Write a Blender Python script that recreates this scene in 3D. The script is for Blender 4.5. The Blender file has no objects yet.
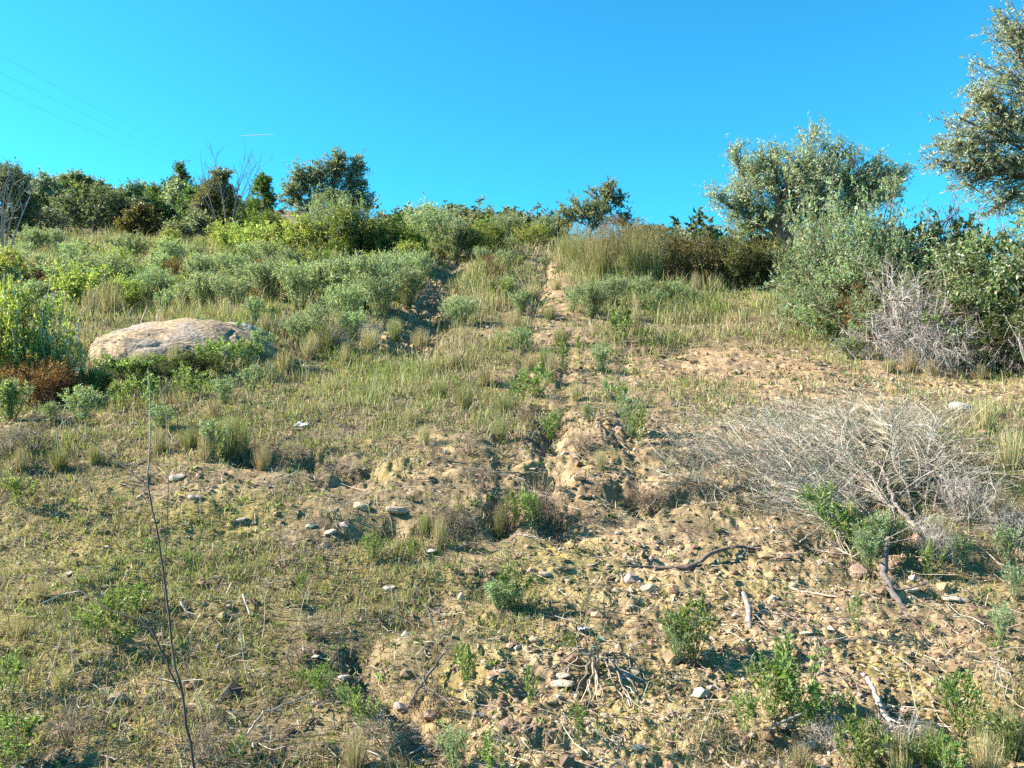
import bpy, math
import numpy as np

# ------------------------------------------------------------------ camera, sky, sun
F = 800.0
scene = bpy.context.scene
COL = scene.collection
cam_d = bpy.data.cameras.new("camera")
cam = bpy.data.objects.new("camera", cam_d)
COL.objects.link(cam)
cam.location = (0, 0, 0)
cam.rotation_euler = (math.radians(90), 0, 0)
cam_d.sensor_width = 36.0
cam_d.lens = 36.0 * F / 1024.0
cam_d.clip_start = 0.05
cam_d.clip_end = 6000
scene.camera = cam

SUN_EL, SUN_AZ = 31.0, -84.0          # azimuth clockwise from +Y, so -76 is on the left, a little ahead
world = bpy.data.worlds.new("World")
scene.world = world
world.use_nodes = True
wn, wl = world.node_tree.nodes, world.node_tree.links
wn.clear()
sky = wn.new("ShaderNodeTexSky")
sky.sky_type = 'NISHITA'
sky.sun_disc = False
sky.sun_elevation = math.radians(SUN_EL)
sky.sun_rotation = math.radians(SUN_AZ)
sky.altitude = 200
sky.air_density = 1.0
sky.dust_density = 0.3
sky.ozone_density = 2.0
tintn = wn.new("ShaderNodeMixRGB")
tintn.blend_type = 'MULTIPLY'
tintn.inputs[0].default_value = 1.0
tintn.inputs[2].default_value = (0.086, 0.462, 0.555, 1)
bgn = wn.new("ShaderNodeBackground")
bgn.inputs[1].default_value = 0.13
won = wn.new("ShaderNodeOutputWorld")
wl.new(sky.outputs[0], tintn.inputs[1])
wl.new(tintn.outputs[0], bgn.inputs[0])
wl.new(bgn.outputs[0], won.inputs[0])

sd = bpy.data.lights.new("sun", 'SUN')
sd.energy = 5.0
sd.angle = math.radians(0.5)
sd.color = (1.0, 0.885, 0.78)
so = bpy.data.objects.new("sun", sd)
COL.objects.link(so)
_e, _a = math.radians(SUN_EL), math.radians(SUN_AZ)
sun_dir = np.array([math.sin(_a) * math.cos(_e), math.cos(_a) * math.cos(_e), math.sin(_e)])
from mathutils import Vector
so.rotation_euler = Vector(sun_dir).to_track_quat('Z', 'Y').to_euler()

vs = scene.view_settings
vs.view_transform = 'Standard'
vs.look = 'None'
vs.exposure = 2.0
vs.gamma = 1.0
vs.use_curve_mapping = False
scene.render.engine = 'CYCLES'
scene.cycles.max_bounces = 5
scene.cycles.diffuse_bounces = 2
scene.cycles.glossy_bounces = 2
scene.cycles.transmission_bounces = 2
scene.cycles.use_denoising = False
scene.cycles.use_adaptive_sampling = True
scene.cycles.adaptive_threshold = 0.02

rng = np.random.default_rng(11)

# ------------------------------------------------------------------ noise
def _h(ix, iy, s):
    n = (ix.astype(np.int64) * 374761393 + iy.astype(np.int64) * 668265263 + s * 2147483647) & 0xFFFFFFFF
    n = ((n ^ (n >> 13)) * 1274126177) & 0xFFFFFFFF
    n = n ^ (n >> 16)
    return (n & 0xFFFFFF) / float(0xFFFFFF)

def vnoise(x, y, s=0):
    x = np.asarray(x, float); y = np.asarray(y, float)
    ix, iy = np.floor(x), np.floor(y)
    fx, fy = x - ix, y - iy
    fx = fx * fx * fx * (fx * (fx * 6 - 15) + 10); fy = fy * fy * fy * (fy * (fy * 6 - 15) + 10)
    a, b = _h(ix, iy, s), _h(ix + 1, iy, s)
    c, d = _h(ix, iy + 1, s), _h(ix + 1, iy + 1, s)
    return (a + (b - a) * fx) * (1 - fy) + (c + (d - c) * fx) * fy - 0.5

def fbm(x, y, s=0, o=4):
    t, a = 0, 1.0
    for k in range(o):
        t = t + a * vnoise(x * 2 ** k + 17.3 * k, y * 2 ** k - 9.1 * k, s + k)
        a *= 0.5
    return t

def cells(x, y, s=0):
    """distance to the nearest random point and that point's hash"""
    x = np.asarray(x, float); y = np.asarray(y, float)
    ix, iy = np.floor(x), np.floor(y)
    best = np.full(x.shape, 9.0); hid = np.zeros(x.shape)
    for dx in (-1, 0, 1):
        for dy in (-1, 0, 1):
            cx, cy = ix + dx, iy + dy
            px = cx + _h(cx, cy, s); py = cy + _h(cx, cy, s + 5)
            d = np.hypot(px - x, py - y)
            m = d < best
            best = np.where(m, d, best); hid = np.where(m, _h(cx, cy, s + 9), hid)
    return best, hid

def sstep(t):
    t = np.clip(t, 0, 1)
    return t * t * (3 - 2 * t)

# ------------------------------------------------------------------ terrain height
KY = [-600, -60, 0, 1.2, 2.3, 3.2, 4.0, 4.9, 5.6, 6.6, 8.5, 10.5, 13, 16, 20, 26, 35, 45, 60, 120, 600]
KZ = [-60, -9, -1.45, -1.28, -1.10, -1.00, -0.87, -0.56, -0.42, -0.30, -0.05, 0.32, 0.88, 1.60, 2.6, 4.05, 6.1, 7.7, 9.0, 9.5, 8]
MICRO_BARE = None
GULLIES = []   # (points, width, depth)

def base_h(x, y):
    b = np.interp(y, KY, KZ)
    # the ridge on the left keeps climbing
    ridge = 6.1 + (np.clip(y, 35, 118) - 35) * 0.232 - np.clip(y - 118, 0, 400) * 0.06
    yy = np.maximum(y, 1)
    wl_ = sstep((-x / yy - 0.10) / 0.16) * sstep((y - 33) / 14)
    b = b * (1 - wl_) + ridge * wl_
    # the right side levels out behind the bushes
    wr = sstep((x / yy - 0.15) / 0.10) * sstep((y - 18.5) / 5)
    b = b * (1 - wr) + (2.45 + 0.03 * np.clip(y - 19, 0, 60)) * wr
    # low bank below the boulder, and bank on the right under the bushes
    b = b + 0.22 * sstep((y - 8.9 + 0.25 * np.sin(x * 1.3)) / 0.8) * sstep((-x - 2.4) / 1.2) * sstep((16 - y) / 4)
    b = b + 0.30 * sstep((x - 4.2 - 0.1 * y) / 1.8) * sstep((y - 7.5) / 1.8) * sstep((18 - y) / 4)
    return b

def H(x, y, micro=True):
    x = np.asarray(x, float); y = np.asarray(y, float)
    b = base_h(x, y)
    near = sstep((40 - y) / 30) * sstep((y + 2) / 2)
    b = b + near * (0.12 * vnoise(x / 1.7, y / 1.4, 3) + 0.06 * vnoise(x / 0.9, y / 0.38, 4) + 0.042 * vnoise(x / 0.34, y / 0.16, 5) + 0.024 * vnoise(x / 0.15, y / 0.09, 6) + 0.05 * (0.2 - np.abs(vnoise(x / 0.42, y / 0.17, 7))) + 0.035 * (0.2 - np.abs(vnoise(x / 0.17 + y * 2, y / 0.10, 9))))
    far = sstep((y - 45) / 30)
    b = b + far * 3.0 * vnoise(x / 23, y / 30, 8)
    for pts, w, dep in GULLIES:
        m = (x > pts[:, 0].min() - 4 * w) & (x < pts[:, 0].max() + 4 * w) & (y > pts[:, 1].min() - 4 * w) & (y < pts[:, 1].max() + 4 * w)
        if not np.any(m): continue
        xs, ys = (x[m], y[m]) if x.ndim else (x, y)
        dm = np.full(np.shape(xs), 99.0)
        for (ax, ay), (bx, by) in zip(pts[:-1], pts[1:]):
            t = np.clip(((xs - ax) * (bx - ax) + (ys - ay) * (by - ay)) / ((bx - ax) ** 2 + (by - ay) ** 2 + 1e-9), 0, 1)
            dm = np.minimum(dm, np.hypot(xs - ax - t * (bx - ax), ys - ay - t * (by - ay)))
        dm = dm + w * (0.9 * vnoise(xs / 0.09, ys / 0.12, 31) + 0.6 * vnoise(xs / 0.035, ys / 0.05, 33))
        cut = dep * np.exp(-(np.maximum(dm, 0) / (w * 1.15)) ** 2)
        if x.ndim: b[m] -= cut
        else: b = b - cut
    if micro:
        mf = sstep((22 - y) / 14) * sstep((y + 1) / 1.5)
        rough = (0.35 + 0.75 * np.clip(fbm(x / 0.8, y / 0.8, 21, 2) + 0.5, 0, 1)) * (MICRO_BARE(x, y) if MICRO_BARE else 1)
        xw = x + 0.03 * vnoise(x / 0.05, y / 0.05, 90); yw = y + 0.03 * vnoise(x / 0.05, y / 0.05, 91)
        d1, h1 = cells(xw / 0.085, yw / 0.10, 41)
        d2, h2 = cells(xw / 0.038, yw / 0.045, 51)
        b = b + mf * rough * (0.016 * (h1 ** 2.2) * (1 - sstep(d1 * 1.4)) + 0.014 * h2 * (1 - sstep(d2 * 1.5))
                              + 0.017 * vnoise(x / 0.16, y / 0.07, 22) + 0.020 * vnoise(x / 0.045, y / 0.05, 23) + 0.016 * vnoise(x / 0.018, y / 0.024, 24))
    return b

def P(px, py, d=None):
    """ground point under image column px and row py (or at depth d)"""
    if d is not None:
        x = (px - 512) / F * d
        return np.array([x, d, float(H(np.array([x]), np.array([d]))[0])])
    ys = np.exp(np.linspace(math.log(1.6), math.log(60), 3000))
    xs = (px - 512) / F * ys
    zs = (384 - py) / F * ys
    hs = H(xs, ys, False)
    k = int(np.argmax(hs >= zs)) if np.any(hs >= zs) else len(ys) - 1
    return np.array([xs[k], ys[k], float(H(xs[k:k + 1], ys[k:k + 1])[0])])

def Q(px, py, d):
    return np.array([(px - 512) / F * d, d, (384 - py) / F * d])

def gully(pix, w, dep):
    pts = np.array([P(a, b)[:2] for a, b in pix])
    return (pts, w, dep)
_g = [gully([(545, 472), (548, 500), (556, 530)], 0.10, 0.10),
      gully([(500, 490), (503, 530)], 0.05, 0.05),
      gully([(632, 492), (650, 505)], 0.09, 0.075),
      gully([(655, 500), (730, 492), (760, 486)], 0.04, 0.06),
      gully([(612, 575), (617, 612), (624, 632)], 0.04, 0.02),
      gully([(452, 262), (448, 285), (430, 315), (412, 345)], 0.40, 0.26),
      gully([(548, 255), (540, 285), (536, 310)], 0.22, 0.11),
      gully([(245, 455), (300, 462), (360, 468)], 0.13, 0.18),
      gully([(650, 352), (740, 354)], 0.12, 0.14),
      gully([(820, 545), (880, 560)], 0.06, 0.09),
      gully([(540, 400), (556, 440)], 0.10, 0.10),
      gully([(640, 560), (720, 572)], 0.04, 0.05),
      gully([(350, 650), (420, 720), (440, 790)], 0.06, 0.06),
      gully([(350, 535), (395, 530)], 0.06, 0.09)]
_g += [gully([(551, 258), (540, 300), (531, 340), (519, 400), (506, 460), (500, 520)], 0.085, 0.045),
       gully([(572, 330), (566, 380), (556, 430), (550, 475)], 0.075, 0.040),
       gully([(628, 345), (622, 400), (634, 460), (640, 500)], 0.07, 0.035)]
GULLIES = _g

def blob(px, py, rx, ry):
    c = P(px, py)
    a, b = P(px, py - ry), P(px, py + ry)
    return c[0], c[1], max(rx / F * c[1], 0.05), max(abs(a[1] - b[1]) / 2, 0.1)
def field(bl, x, y):
    t = np.zeros(np.shape(x))
    for (cx, cy, rx, ry), w in bl:
        t = np.maximum(t, w * np.exp(-(((x - cx) / rx) ** 2 + ((y - cy) / ry) ** 2) ** 1.3 * 0.8))
    return t

BARE = [(blob(*b), w) for b, w in [((560, 700, 140, 90), .9), ((780, 640, 200, 80), .95), ((650, 560, 150, 50), 1), ((470, 590, 60, 50), .6),
        ((600, 480, 110, 40), .9), ((770, 372, 165, 34), .9), ((640, 430, 70, 40), .8), ((860, 400, 90, 20), .8), ((1000, 397, 60, 12), 1),
        ((545, 270, 12, 20), .75), ((540, 305, 18, 22), .6), ((430, 300, 22, 30), .9), ((590, 380, 50, 30), .7), ((950, 620, 80, 40), .7),
        ((230, 470, 60, 25), .7), ((330, 520, 80, 30), .45), ((900, 700, 120, 50), .6), ((540, 335, 46, 24), .72), ((550, 285, 20, 36), .85), ((565, 385, 70, 30), .6), ((610, 430, 90, 30), .75), ((930, 390, 120, 12), .8), ((410, 335, 26, 24), .8), ((455, 266, 14, 14), .9), ((480, 460, 90, 26), .5), ((80, 400, 70, 10), .5),
        ((400, 480, 50, 30), .5)]]
MOSS = [(blob(*b), w) for b, w in [((230, 520, 70, 30), .8), ((400, 455, 60, 25), .3), ((560, 560, 60, 30), .9), ((510, 635, 50, 20), .6), ((880, 665, 40, 25), 1),
        ((60, 560, 90, 60), .6), ((300, 600, 90, 60), .6), ((620, 700, 60, 30), .6), ((760, 560, 80, 20), .5), ((120, 740, 90, 30), .7), ((500, 470, 50, 25), .6),
        ((950, 560, 60, 30), .6), ((790, 700, 60, 40), .4), ((700, 650, 130, 60), .35), ((480, 690, 80, 60), .5), ((940, 690, 70, 60), .45), ((180, 660, 150, 80), .45)]]
GREEN = [(blob(*b), w) for b, w in [((120, 540, 160, 80), .5), ((300, 610, 150, 70), .4), ((440, 540, 80, 40), .45), ((80, 680, 120, 60), .4), ((190, 450, 120, 20), .4), ((365, 372, 75, 20), 1), ((725, 300, 90, 14), 1), ((115, 600, 45, 40), 1), ((835, 500, 60, 45), .8), ((985, 455, 50, 50), .6),
        ((835, 345, 60, 14), .7), ((520, 390, 50, 30), .6), ((280, 400, 70, 20), .6), ((900, 385, 90, 10), .5), ((530, 240, 40, 12), .6), ((25, 705, 40, 30), .5), ((210, 560, 60, 40), .4)]]
GRASS = [(blob(*b), w) for b, w in [((110, 520, 160, 110), .55), ((90, 650, 150, 100), .75), ((250, 640, 160, 110), .7), ((60, 560, 120, 80), .8), ((280, 560, 140, 60), .6), ((620, 400, 90, 40), .45), ((450, 590, 60, 60), .4), ((110, 440, 190, 40), 1), ((300, 395, 180, 40), 1),
        ((480, 350, 75, 60), 1), ((480, 420, 70, 40), .8), ((430, 520, 60, 30), .6), ((725, 300, 110, 22), 1), ((850, 350, 120, 18), .9), ((985, 470, 70, 80), .9),
        ((890, 500, 130, 60), .8), ((930, 580, 110, 30), .5), ((120, 340, 200, 50), 1), ((350, 300, 120, 40), 1), ((600, 310, 60, 25), .9), ((600, 260, 140, 20), 1),
        ((490, 275, 40, 35), 1), ((200, 260, 260, 30), 1), ((115, 600, 60, 50), 1), ((1000, 560, 60, 40), .7), ((1000, 700, 70, 60), .4), ((380, 700, 60, 60), .5),
        ((630, 430, 30, 40), .4), ((560, 360, 25, 30), .6), ((660, 340, 30, 20), .5)]]
RED = [(blob(*b), w) for b, w in [((760, 370, 150, 34), .9), ((550, 285, 16, 30), .6), ((900, 405, 100, 14), .5), ((545, 420, 40, 30), .4), ((920, 650, 70, 30), .5), ((560, 480, 60, 25), .4)]]
TRACK = [(blob(*b), 1.3) for b in [(600, 440, 150, 60), (570, 370, 90, 50), (740, 370, 150, 40), (545, 320, 50, 40), (400, 500, 90, 60), (480, 560, 140, 60), (760, 640, 250, 90)]]
RUT_SHADE = [(blob(*b), w) for b, w in [((436, 300, 16, 24), .9), ((415, 335, 20, 20), .7), ((455, 268, 12, 14), .8), ((548, 262, 9, 12), .6), ((540, 300, 10, 16), .8), ((545, 500, 26, 40), .9), ((500, 505, 14, 30), .8), ((640, 500, 26, 18), .9),  # dark rut litter, plus shade of hollows and shadow strips painted as dark soil
       ((700, 492, 60, 10), .7), ((535, 350, 26, 16), .6), ((575, 385, 30, 16), .6), ((555, 430, 24, 22), .6), ((690, 350, 60, 7), .7), ((300, 462, 80, 10), .8), ((220, 480, 50, 14), .5), ((150, 392, 100, 14), .7), ((380, 535, 40, 14), .5), ((618, 600, 12, 26), .7),
       ((820, 548, 50, 12), .7), ((430, 700, 30, 50), .6), ((850, 745, 90, 16), .6), ((640, 440, 30, 26), .5), ((60, 700, 60, 24), .6), ((300, 640, 60, 20), .5)]]
def _line(pix, w, n=14):
    t = np.linspace(0, len(pix) - 1, n)
    px_ = np.interp(t, range(len(pix)), [p[0] for p in pix]); py_ = np.interp(t, range(len(pix)), [p[1] for p in pix])
    return [(blob(a, b, w * (b - 180) / 200, 14), .9) for a, b in zip(px_, py_)]
_ruts = _line([(551, 258), (540, 300), (531, 340), (519, 400), (506, 460), (500, 520)], 9) + _line([(572, 330), (566, 380), (556, 430), (550, 475)], 8) + _line([(628, 345), (622, 400), (634, 460), (640, 500)], 8)
RUT_SHADE += _ruts

def f_bare(x, y): return np.clip(field(BARE, x, y) + 0.5 * fbm(x / 0.7, y / 0.9, 61, 3), 0, 1)
MICRO_BARE = lambda x, y: 0.55 + 0.5 * f_bare(x, y)
def f_moss(x, y): return np.clip(field(MOSS, x, y) * 1.1 + 0.9 * fbm(x / 0.35, y / 0.4, 71, 3) - 0.15, 0, 1)
def f_green(x, y): return np.clip(field(GREEN, x, y) + 0.35 * fbm(x / 0.8, y / 0.8, 75, 2), 0, 1)
def f_grass(x, y):
    g = np.maximum(field(GRASS, x, y), 0.85 * sstep((y - 16) / 6)) * (1 - 0.93 * np.clip(1.15 * field(BARE, x, y), 0, 1))
    return np.clip((g + 0.06) * (1 + 1.1 * fbm(x / 0.5, y / 0.6, 81, 3)), 0, 1)

# ------------------------------------------------------------------ materials
def new_mat(name):
    m = bpy.data.materials.new(name); m.use_nodes = True
    n = m.node_tree.nodes; n.clear()
    return m, n, m.node_tree.links
def variation(n, l, src, amt=0.16, hue=0.02):
    oi = n.new("ShaderNodeObjectInfo")
    hs = n.new("ShaderNodeHueSaturation")
    mr = n.new("ShaderNodeMapRange"); mr.inputs[3].default_value = 1 - amt; mr.inputs[4].default_value = 1 + amt
    mh = n.new("ShaderNodeMapRange"); mh.inputs[3].default_value = 0.5 - hue; mh.inputs[4].default_value = 0.5 + hue
    l.new(oi.outputs['Random'], mr.inputs[0]); l.new(mr.outputs[0], hs.inputs['Value'])
    l.new(oi.outputs['Random'], mh.inputs[0]); l.new(mh.outputs[0], hs.inputs['Hue'])
    l.new(src, hs.inputs['Color'])
    return hs.outputs[0]
def leaf_material(name, trans=0.45, rough=0.45, spec=0.35):
    m, n, l = new_mat(name)
    at = n.new("ShaderNodeAttribute"); at.attribute_name = "col"
    c = variation(n, l, at.outputs[0])
    p = n.new("ShaderNodeBsdfPrincipled"); p.inputs['Roughness'].default_value = rough; p.inputs['Specular IOR Level'].default_value = spec
    t = n.new("ShaderNodeBsdfTranslucent")
    g = n.new("ShaderNodeMixRGB"); g.blend_type = 'MULTIPLY'; g.inputs[0].default_value = 1; g.inputs[2].default_value = (1.25, 1.35, 0.7, 1)
    mx = n.new("ShaderNodeMixShader"); mx.inputs[0].default_value = trans
    o = n.new("ShaderNodeOutputMaterial")
    l.new(c, p.inputs['Base Color']); l.new(c, g.inputs[1]); l.new(g.outputs[0], t.inputs[0])
    l.new(p.outputs[0], mx.inputs[1]); l.new(t.outputs[0], mx.inputs[2]); l.new(mx.outputs[0], o.inputs[0])
    return m
def solid_material(name, rough=0.9, nscale=40.0, namt=0.5, bump=0.0):
    m, n, l = new_mat(name)
    at = n.new("ShaderNodeAttribute"); at.attribute_name = "col"
    c = variation(n, l, at.outputs[0], 0.15, 0.008)
    tc = n.new("ShaderNodeTexCoord")
    ns = n.new("ShaderNodeTexNoise"); ns.inputs['Scale'].default_value = nscale; ns.inputs['Detail'].default_value = 5
    l.new(tc.outputs['Object'], ns.inputs['Vector'])
    mr = n.new("ShaderNodeMapRange"); mr.inputs[1].default_value = 0.3; mr.inputs[2].default_value = 0.7
    mr.inputs[3].default_value = 1 - namt; mr.inputs[4].default_value = 1 + namt * 0.5
    l.new(ns.outputs[0], mr.inputs[0])
    mu = n.new("ShaderNodeMixRGB"); mu.blend_type = 'MULTIPLY'; mu.inputs[0].default_value = 1
    l.new(c, mu.inputs[1]); l.new(mr.outputs[0], mu.inputs[2])
    p = n.new("ShaderNodeBsdfPrincipled"); p.inputs['Roughness'].default_value = rough; p.inputs['Specular IOR Level'].default_value = 0.2
    l.new(mu.outputs[0], p.inputs['Base Color'])
    if bump:
        b = n.new("ShaderNodeBump"); b.inputs['Strength'].default_value = bump; b.inputs['Distance'].default_value = 0.02
        l.new(ns.outputs[0], b.inputs['Height']); l.new(b.outputs[0], p.inputs['Normal'])
    o = n.new("ShaderNodeOutputMaterial"); l.new(p.outputs[0], o.inputs[0])
    return m
M_LEAF = leaf_material("leaf")
M_GRASS = leaf_material("grass_blade", 0.3, 0.55, 0.25)
M_TWIG = solid_material("bark", 0.85, 30, 0.45)
M_STONE = solid_material("stone", 0.85, 14, 0.45, 0.5)

def soil_material():
    m, n, l = new_mat("soil")
    tc = n.new("ShaderNodeTexCoord")
    def noise(scale, det=6, rough=0.6):
        k = n.new("ShaderNodeTexNoise"); k.inputs['Scale'].default_value = scale; k.inputs['Detail'].default_value = det; k.inputs['Roughness'].default_value = rough
        l.new(tc.outputs['Object'], k.inputs['Vector']); return k.outputs[0]
    def ramp(src, stops):
        r = n.new("ShaderNodeValToRGB")
        while len(r.color_ramp.elements) < len(stops): r.color_ramp.elements.new(0.5)
        for e, (p, c) in zip(r.color_ramp.elements, stops):
            e.position = p; e.color = (*c, 1)
        l.new(src, r.inputs[0]); return r.outputs[0]
    def mix(f, a, b, mode='MIX', fac=None):
        k = n.new("ShaderNodeMixRGB"); k.blend_type = mode
        if f is None: k.inputs[0].default_value = fac
        else: l.new(f, k.inputs[0])
        l.new(a, k.inputs[1])
        l.new(b, k.inputs[2])
        return k.outputs[0]
    def attr(a):
        k = n.new("ShaderNodeAttribute"); k.attribute_name = a; return k.outputs['Fac']
    soil = ramp(noise(3.0), [(0.32, (.17, .12, .068)), (0.50, (.345, .265, .145)), (0.68, (.47, .37, .21))])
    fine = ramp(noise(70, 4, 0.7), [(0.30, (.45, .40, .36)), (0.52, (1, 1, 1)), (0.72, (1.25, 1.2, 1.1))])
    soil = mix(None, soil, fine, 'MULTIPLY', 0.85)
    vor = n.new("ShaderNodeTexVoronoi"); vor.inputs['Scale'].default_value = 28
    l.new(tc.outputs['Object'], vor.inputs['Vector'])
    hb = n.new("ShaderNodeSeparateColor"); l.new(vor.outputs['Color'], hb.inputs[0])
    peb = ramp(hb.outputs[0], [(0.0, (.55, .47, .42)), (0.35, (.9, .88, .84)), (0.8, (1.05, 1.02, .98)), (0.97, (1.35, 1.3, 1.22))])
    soil = mix(None, soil, peb, 'MULTIPLY', 0.7)
    litter = ramp(noise(45, 6, 0.75), [(0.36, (.05, .038, .026)), (0.54, (.145, .112, .07)), (0.70, (.34, .28, .18))])
    redd = ramp(noise(8, 5), [(0.35, (.24, .145, .085)), (0.65, (.45, .305, .175))])
    soil = mix(attr("red"), soil, redd)
    col = mix(attr("bare"), litter, soil)
    drk = ramp(noise(14, 5, .65), [(0.42, (.11, .08, .05)), (0.6, (.27, .20, .12))])
    col = mix(attr("rut"), col, drk)  # rut mask also carries shade painted into the soil colour
    moss = ramp(noise(16, 5), [(0.3, (.14, .12, .035)), (0.7, (.32, .27, .075))])
    col = mix(attr("moss"), col, moss)
    p = n.new("ShaderNodeBsdfPrincipled"); p.inputs['Roughness'].default_value = 0.95; p.inputs['Specular IOR Level'].default_value = 0.1
    l.new(col, p.inputs['Base Color'])
    b = n.new("ShaderNodeBump"); b.inputs['Strength'].default_value = 0.7; b.inputs['Distance'].default_value = 0.012
    l.new(noise(60, 6, 0.7), b.inputs['Height']); l.new(b.outputs[0], p.inputs['Normal'])
    o = n.new("ShaderNodeOutputMaterial"); l.new(p.outputs[0], o.inputs[0])
    return m
M_SOIL = soil_material()

# ------------------------------------------------------------------ mesh builder
def unit(v): return v / (np.linalg.norm(v, axis=-1, keepdims=True) + 1e-9)
class MB:
    def __init__(s): s.V = []; s.Q = []; s.T = []; s.C = []; s.qm = []; s.tm = []; s.n = 0
    def add(s, V, C, Q=None, T=None, mat=0):
        V = np.asarray(V, float).reshape(-1, 3)
        C = np.broadcast_to(np.asarray(C, float), (len(V), 3))
        s.V.append(V); s.C.append(C)
        if Q is not None and len(Q): s.Q.append(np.asarray(Q) + s.n); s.qm.append(np.full(len(Q), mat))
        if T is not None and len(T): s.T.append(np.asarray(T) + s.n); s.tm.append(np.full(len(T), mat))
        s.n += len(V)
    def mesh(s, name, mats, smooth=False):
        me = bpy.data.meshes.new(name)
        V = np.concatenate(s.V); C = np.concatenate(s.C)
        Qs = np.concatenate(s.Q) if s.Q else np.zeros((0, 4), int)
        Ts = np.concatenate(s.T) if s.T else np.zeros((0, 3), int)
        me.vertices.add(len(V)); me.vertices.foreach_set("co", V.astype(np.float32).ravel())
        nl = Qs.size + Ts.size
        me.loops.add(nl); me.loops.foreach_set("vertex_index", np.concatenate([Qs.ravel(), Ts.ravel()]).astype(np.int32))
        npoly = len(Qs) + len(Ts)
        me.polygons.add(npoly)
        st = np.concatenate([np.arange(len(Qs)) * 4, Qs.size + np.arange(len(Ts)) * 3]).astype(np.int32)
        me.polygons.foreach_set("loop_start", st)
        mi = np.concatenate((s.qm or [np.zeros(0)]) + (s.tm or [np.zeros(0)])).astype(np.int32)
        me.polygons.foreach_set("material_index", mi)
        me.polygons.foreach_set("use_smooth", np.full(npoly, smooth))
        ca = me.color_attributes.new("col", 'FLOAT_COLOR', 'POINT')
        ca.data.foreach_set("color", np.concatenate([C, np.ones((len(C), 1))], 1).astype(np.float32).ravel())
        for m in mats: me.materials.append(m)
        me.update(calc_edges=True)
        return me

def link(name, me, parent=None, loc=None):
    o = bpy.data.objects.new(name, me); COL.objects.link(o)
    if parent is not None: o.parent = parent
    if loc is not None: o.location = loc
    return o
def tag(o, label=None, cat=None, group=None, kind=None):
    if label: o['label'] = label
    if cat: o['category'] = cat
    if group: o['group'] = group
    if kind: o['kind'] = kind
    return o

def tubes(mb, Pn, Rn, sides=4, col=(.3, .25, .2), mat=0, caps=False):
    """Pn (n,m,3) polylines, Rn (n,m) radii"""
    Pn = np.asarray(Pn, float); Rn = np.asarray(Rn, float)
    n, m, _ = Pn.shape
    T = unit(np.gradient(Pn, axis=1))
    mean = unit(Pn[:, -1] - Pn[:, 0])
    ref = np.where(np.abs(mean[:, 2:3]) > 0.8, np.array([[1.0, 0.1, 0]]), np.array([[0.05, 0.1, 1.0]]))[:, None, :]
    U = unit(np.cross(T, np.broadcast_to(ref, T.shape))); W = np.cross(T, U)
    a = np.arange(sides) / sides * 2 * np.pi
    ring = Pn[:, :, None] + Rn[:, :, None, None] * (np.cos(a)[None, None, :, None] * U[:, :, None] + np.sin(a)[None, None, :, None] * W[:, :, None])
    idx = np.arange(n * m * sides).reshape(n, m, sides)
    A = idx[:, :-1, :]; B = np.roll(A, -1, 2); D = idx[:, 1:, :]; E = np.roll(D, -1, 2)
    q = np.stack([A, B, E, D], -1).reshape(-1, 4)
    col = np.asarray(col, float)
    if col.ndim == 2: col = np.repeat(col, m * sides, 0)
    mb.add(ring.reshape(-1, 3), col, Q=q, mat=mat)
    if caps:
        t2 = [[idx[k, -1, 0], idx[k, -1, j], idx[k, -1, j + 1]] for k in range(n) for j in range(1, sides - 1)]
        t2 += [[idx[k, 0, 0], idx[k, 0, j + 1], idx[k, 0, j]] for k in range(n) for j in range(1, sides - 1)]
        mb.V.append(np.zeros((0, 3))); mb.C.append(np.zeros((0, 3)))
        mb.T.append(np.array(t2) + mb.n - n * m * sides); mb.tm.append(np.full(len(t2), mat))

def leaves(mb, B, D, L, W, cols, mat=0, fold=0.25, r=rng):
    """diamond leaves: base B, direction D, length L, width W"""
    n = len(B)
    D = unit(D); N = unit(r.normal(size=(n, 3)) + np.array([0, 0, 0.5])); S = unit(np.cross(D, N)); N = np.cross(S, D)
    L = np.broadcast_to(L, (n,))[:, None]; W = np.broadcast_to(W, (n,))[:, None]
    v0 = B; v1 = B + D * L * 0.45 + S * W * 0.5 + N * W * fold; v2 = B + D * L + N * (-L * 0.12); v3 = B + D * L * 0.45 - S * W * 0.5 + N * W * fold
    V = np.stack([v0, v1, v2, v3], 1).reshape(-1, 3)
    mb.add(V, np.repeat(cols, 4, 0), Q=np.arange(n * 4).reshape(n, 4), mat=mat)

def pick(r, pal, n, var=0.18):
    """pal: list of (weight, rgb)"""
    w = np.array([p[0] for p in pal], float); w /= w.sum()
    c = np.array([p[1] for p in pal], float)[r.choice(len(pal), n, p=w)]
    return np.clip(.80 * c * (1 + var * r.normal(size=(n, 1))) * (1 + 0.06 * r.normal(size=(n, 3))), 0.004, 0.9)

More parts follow.
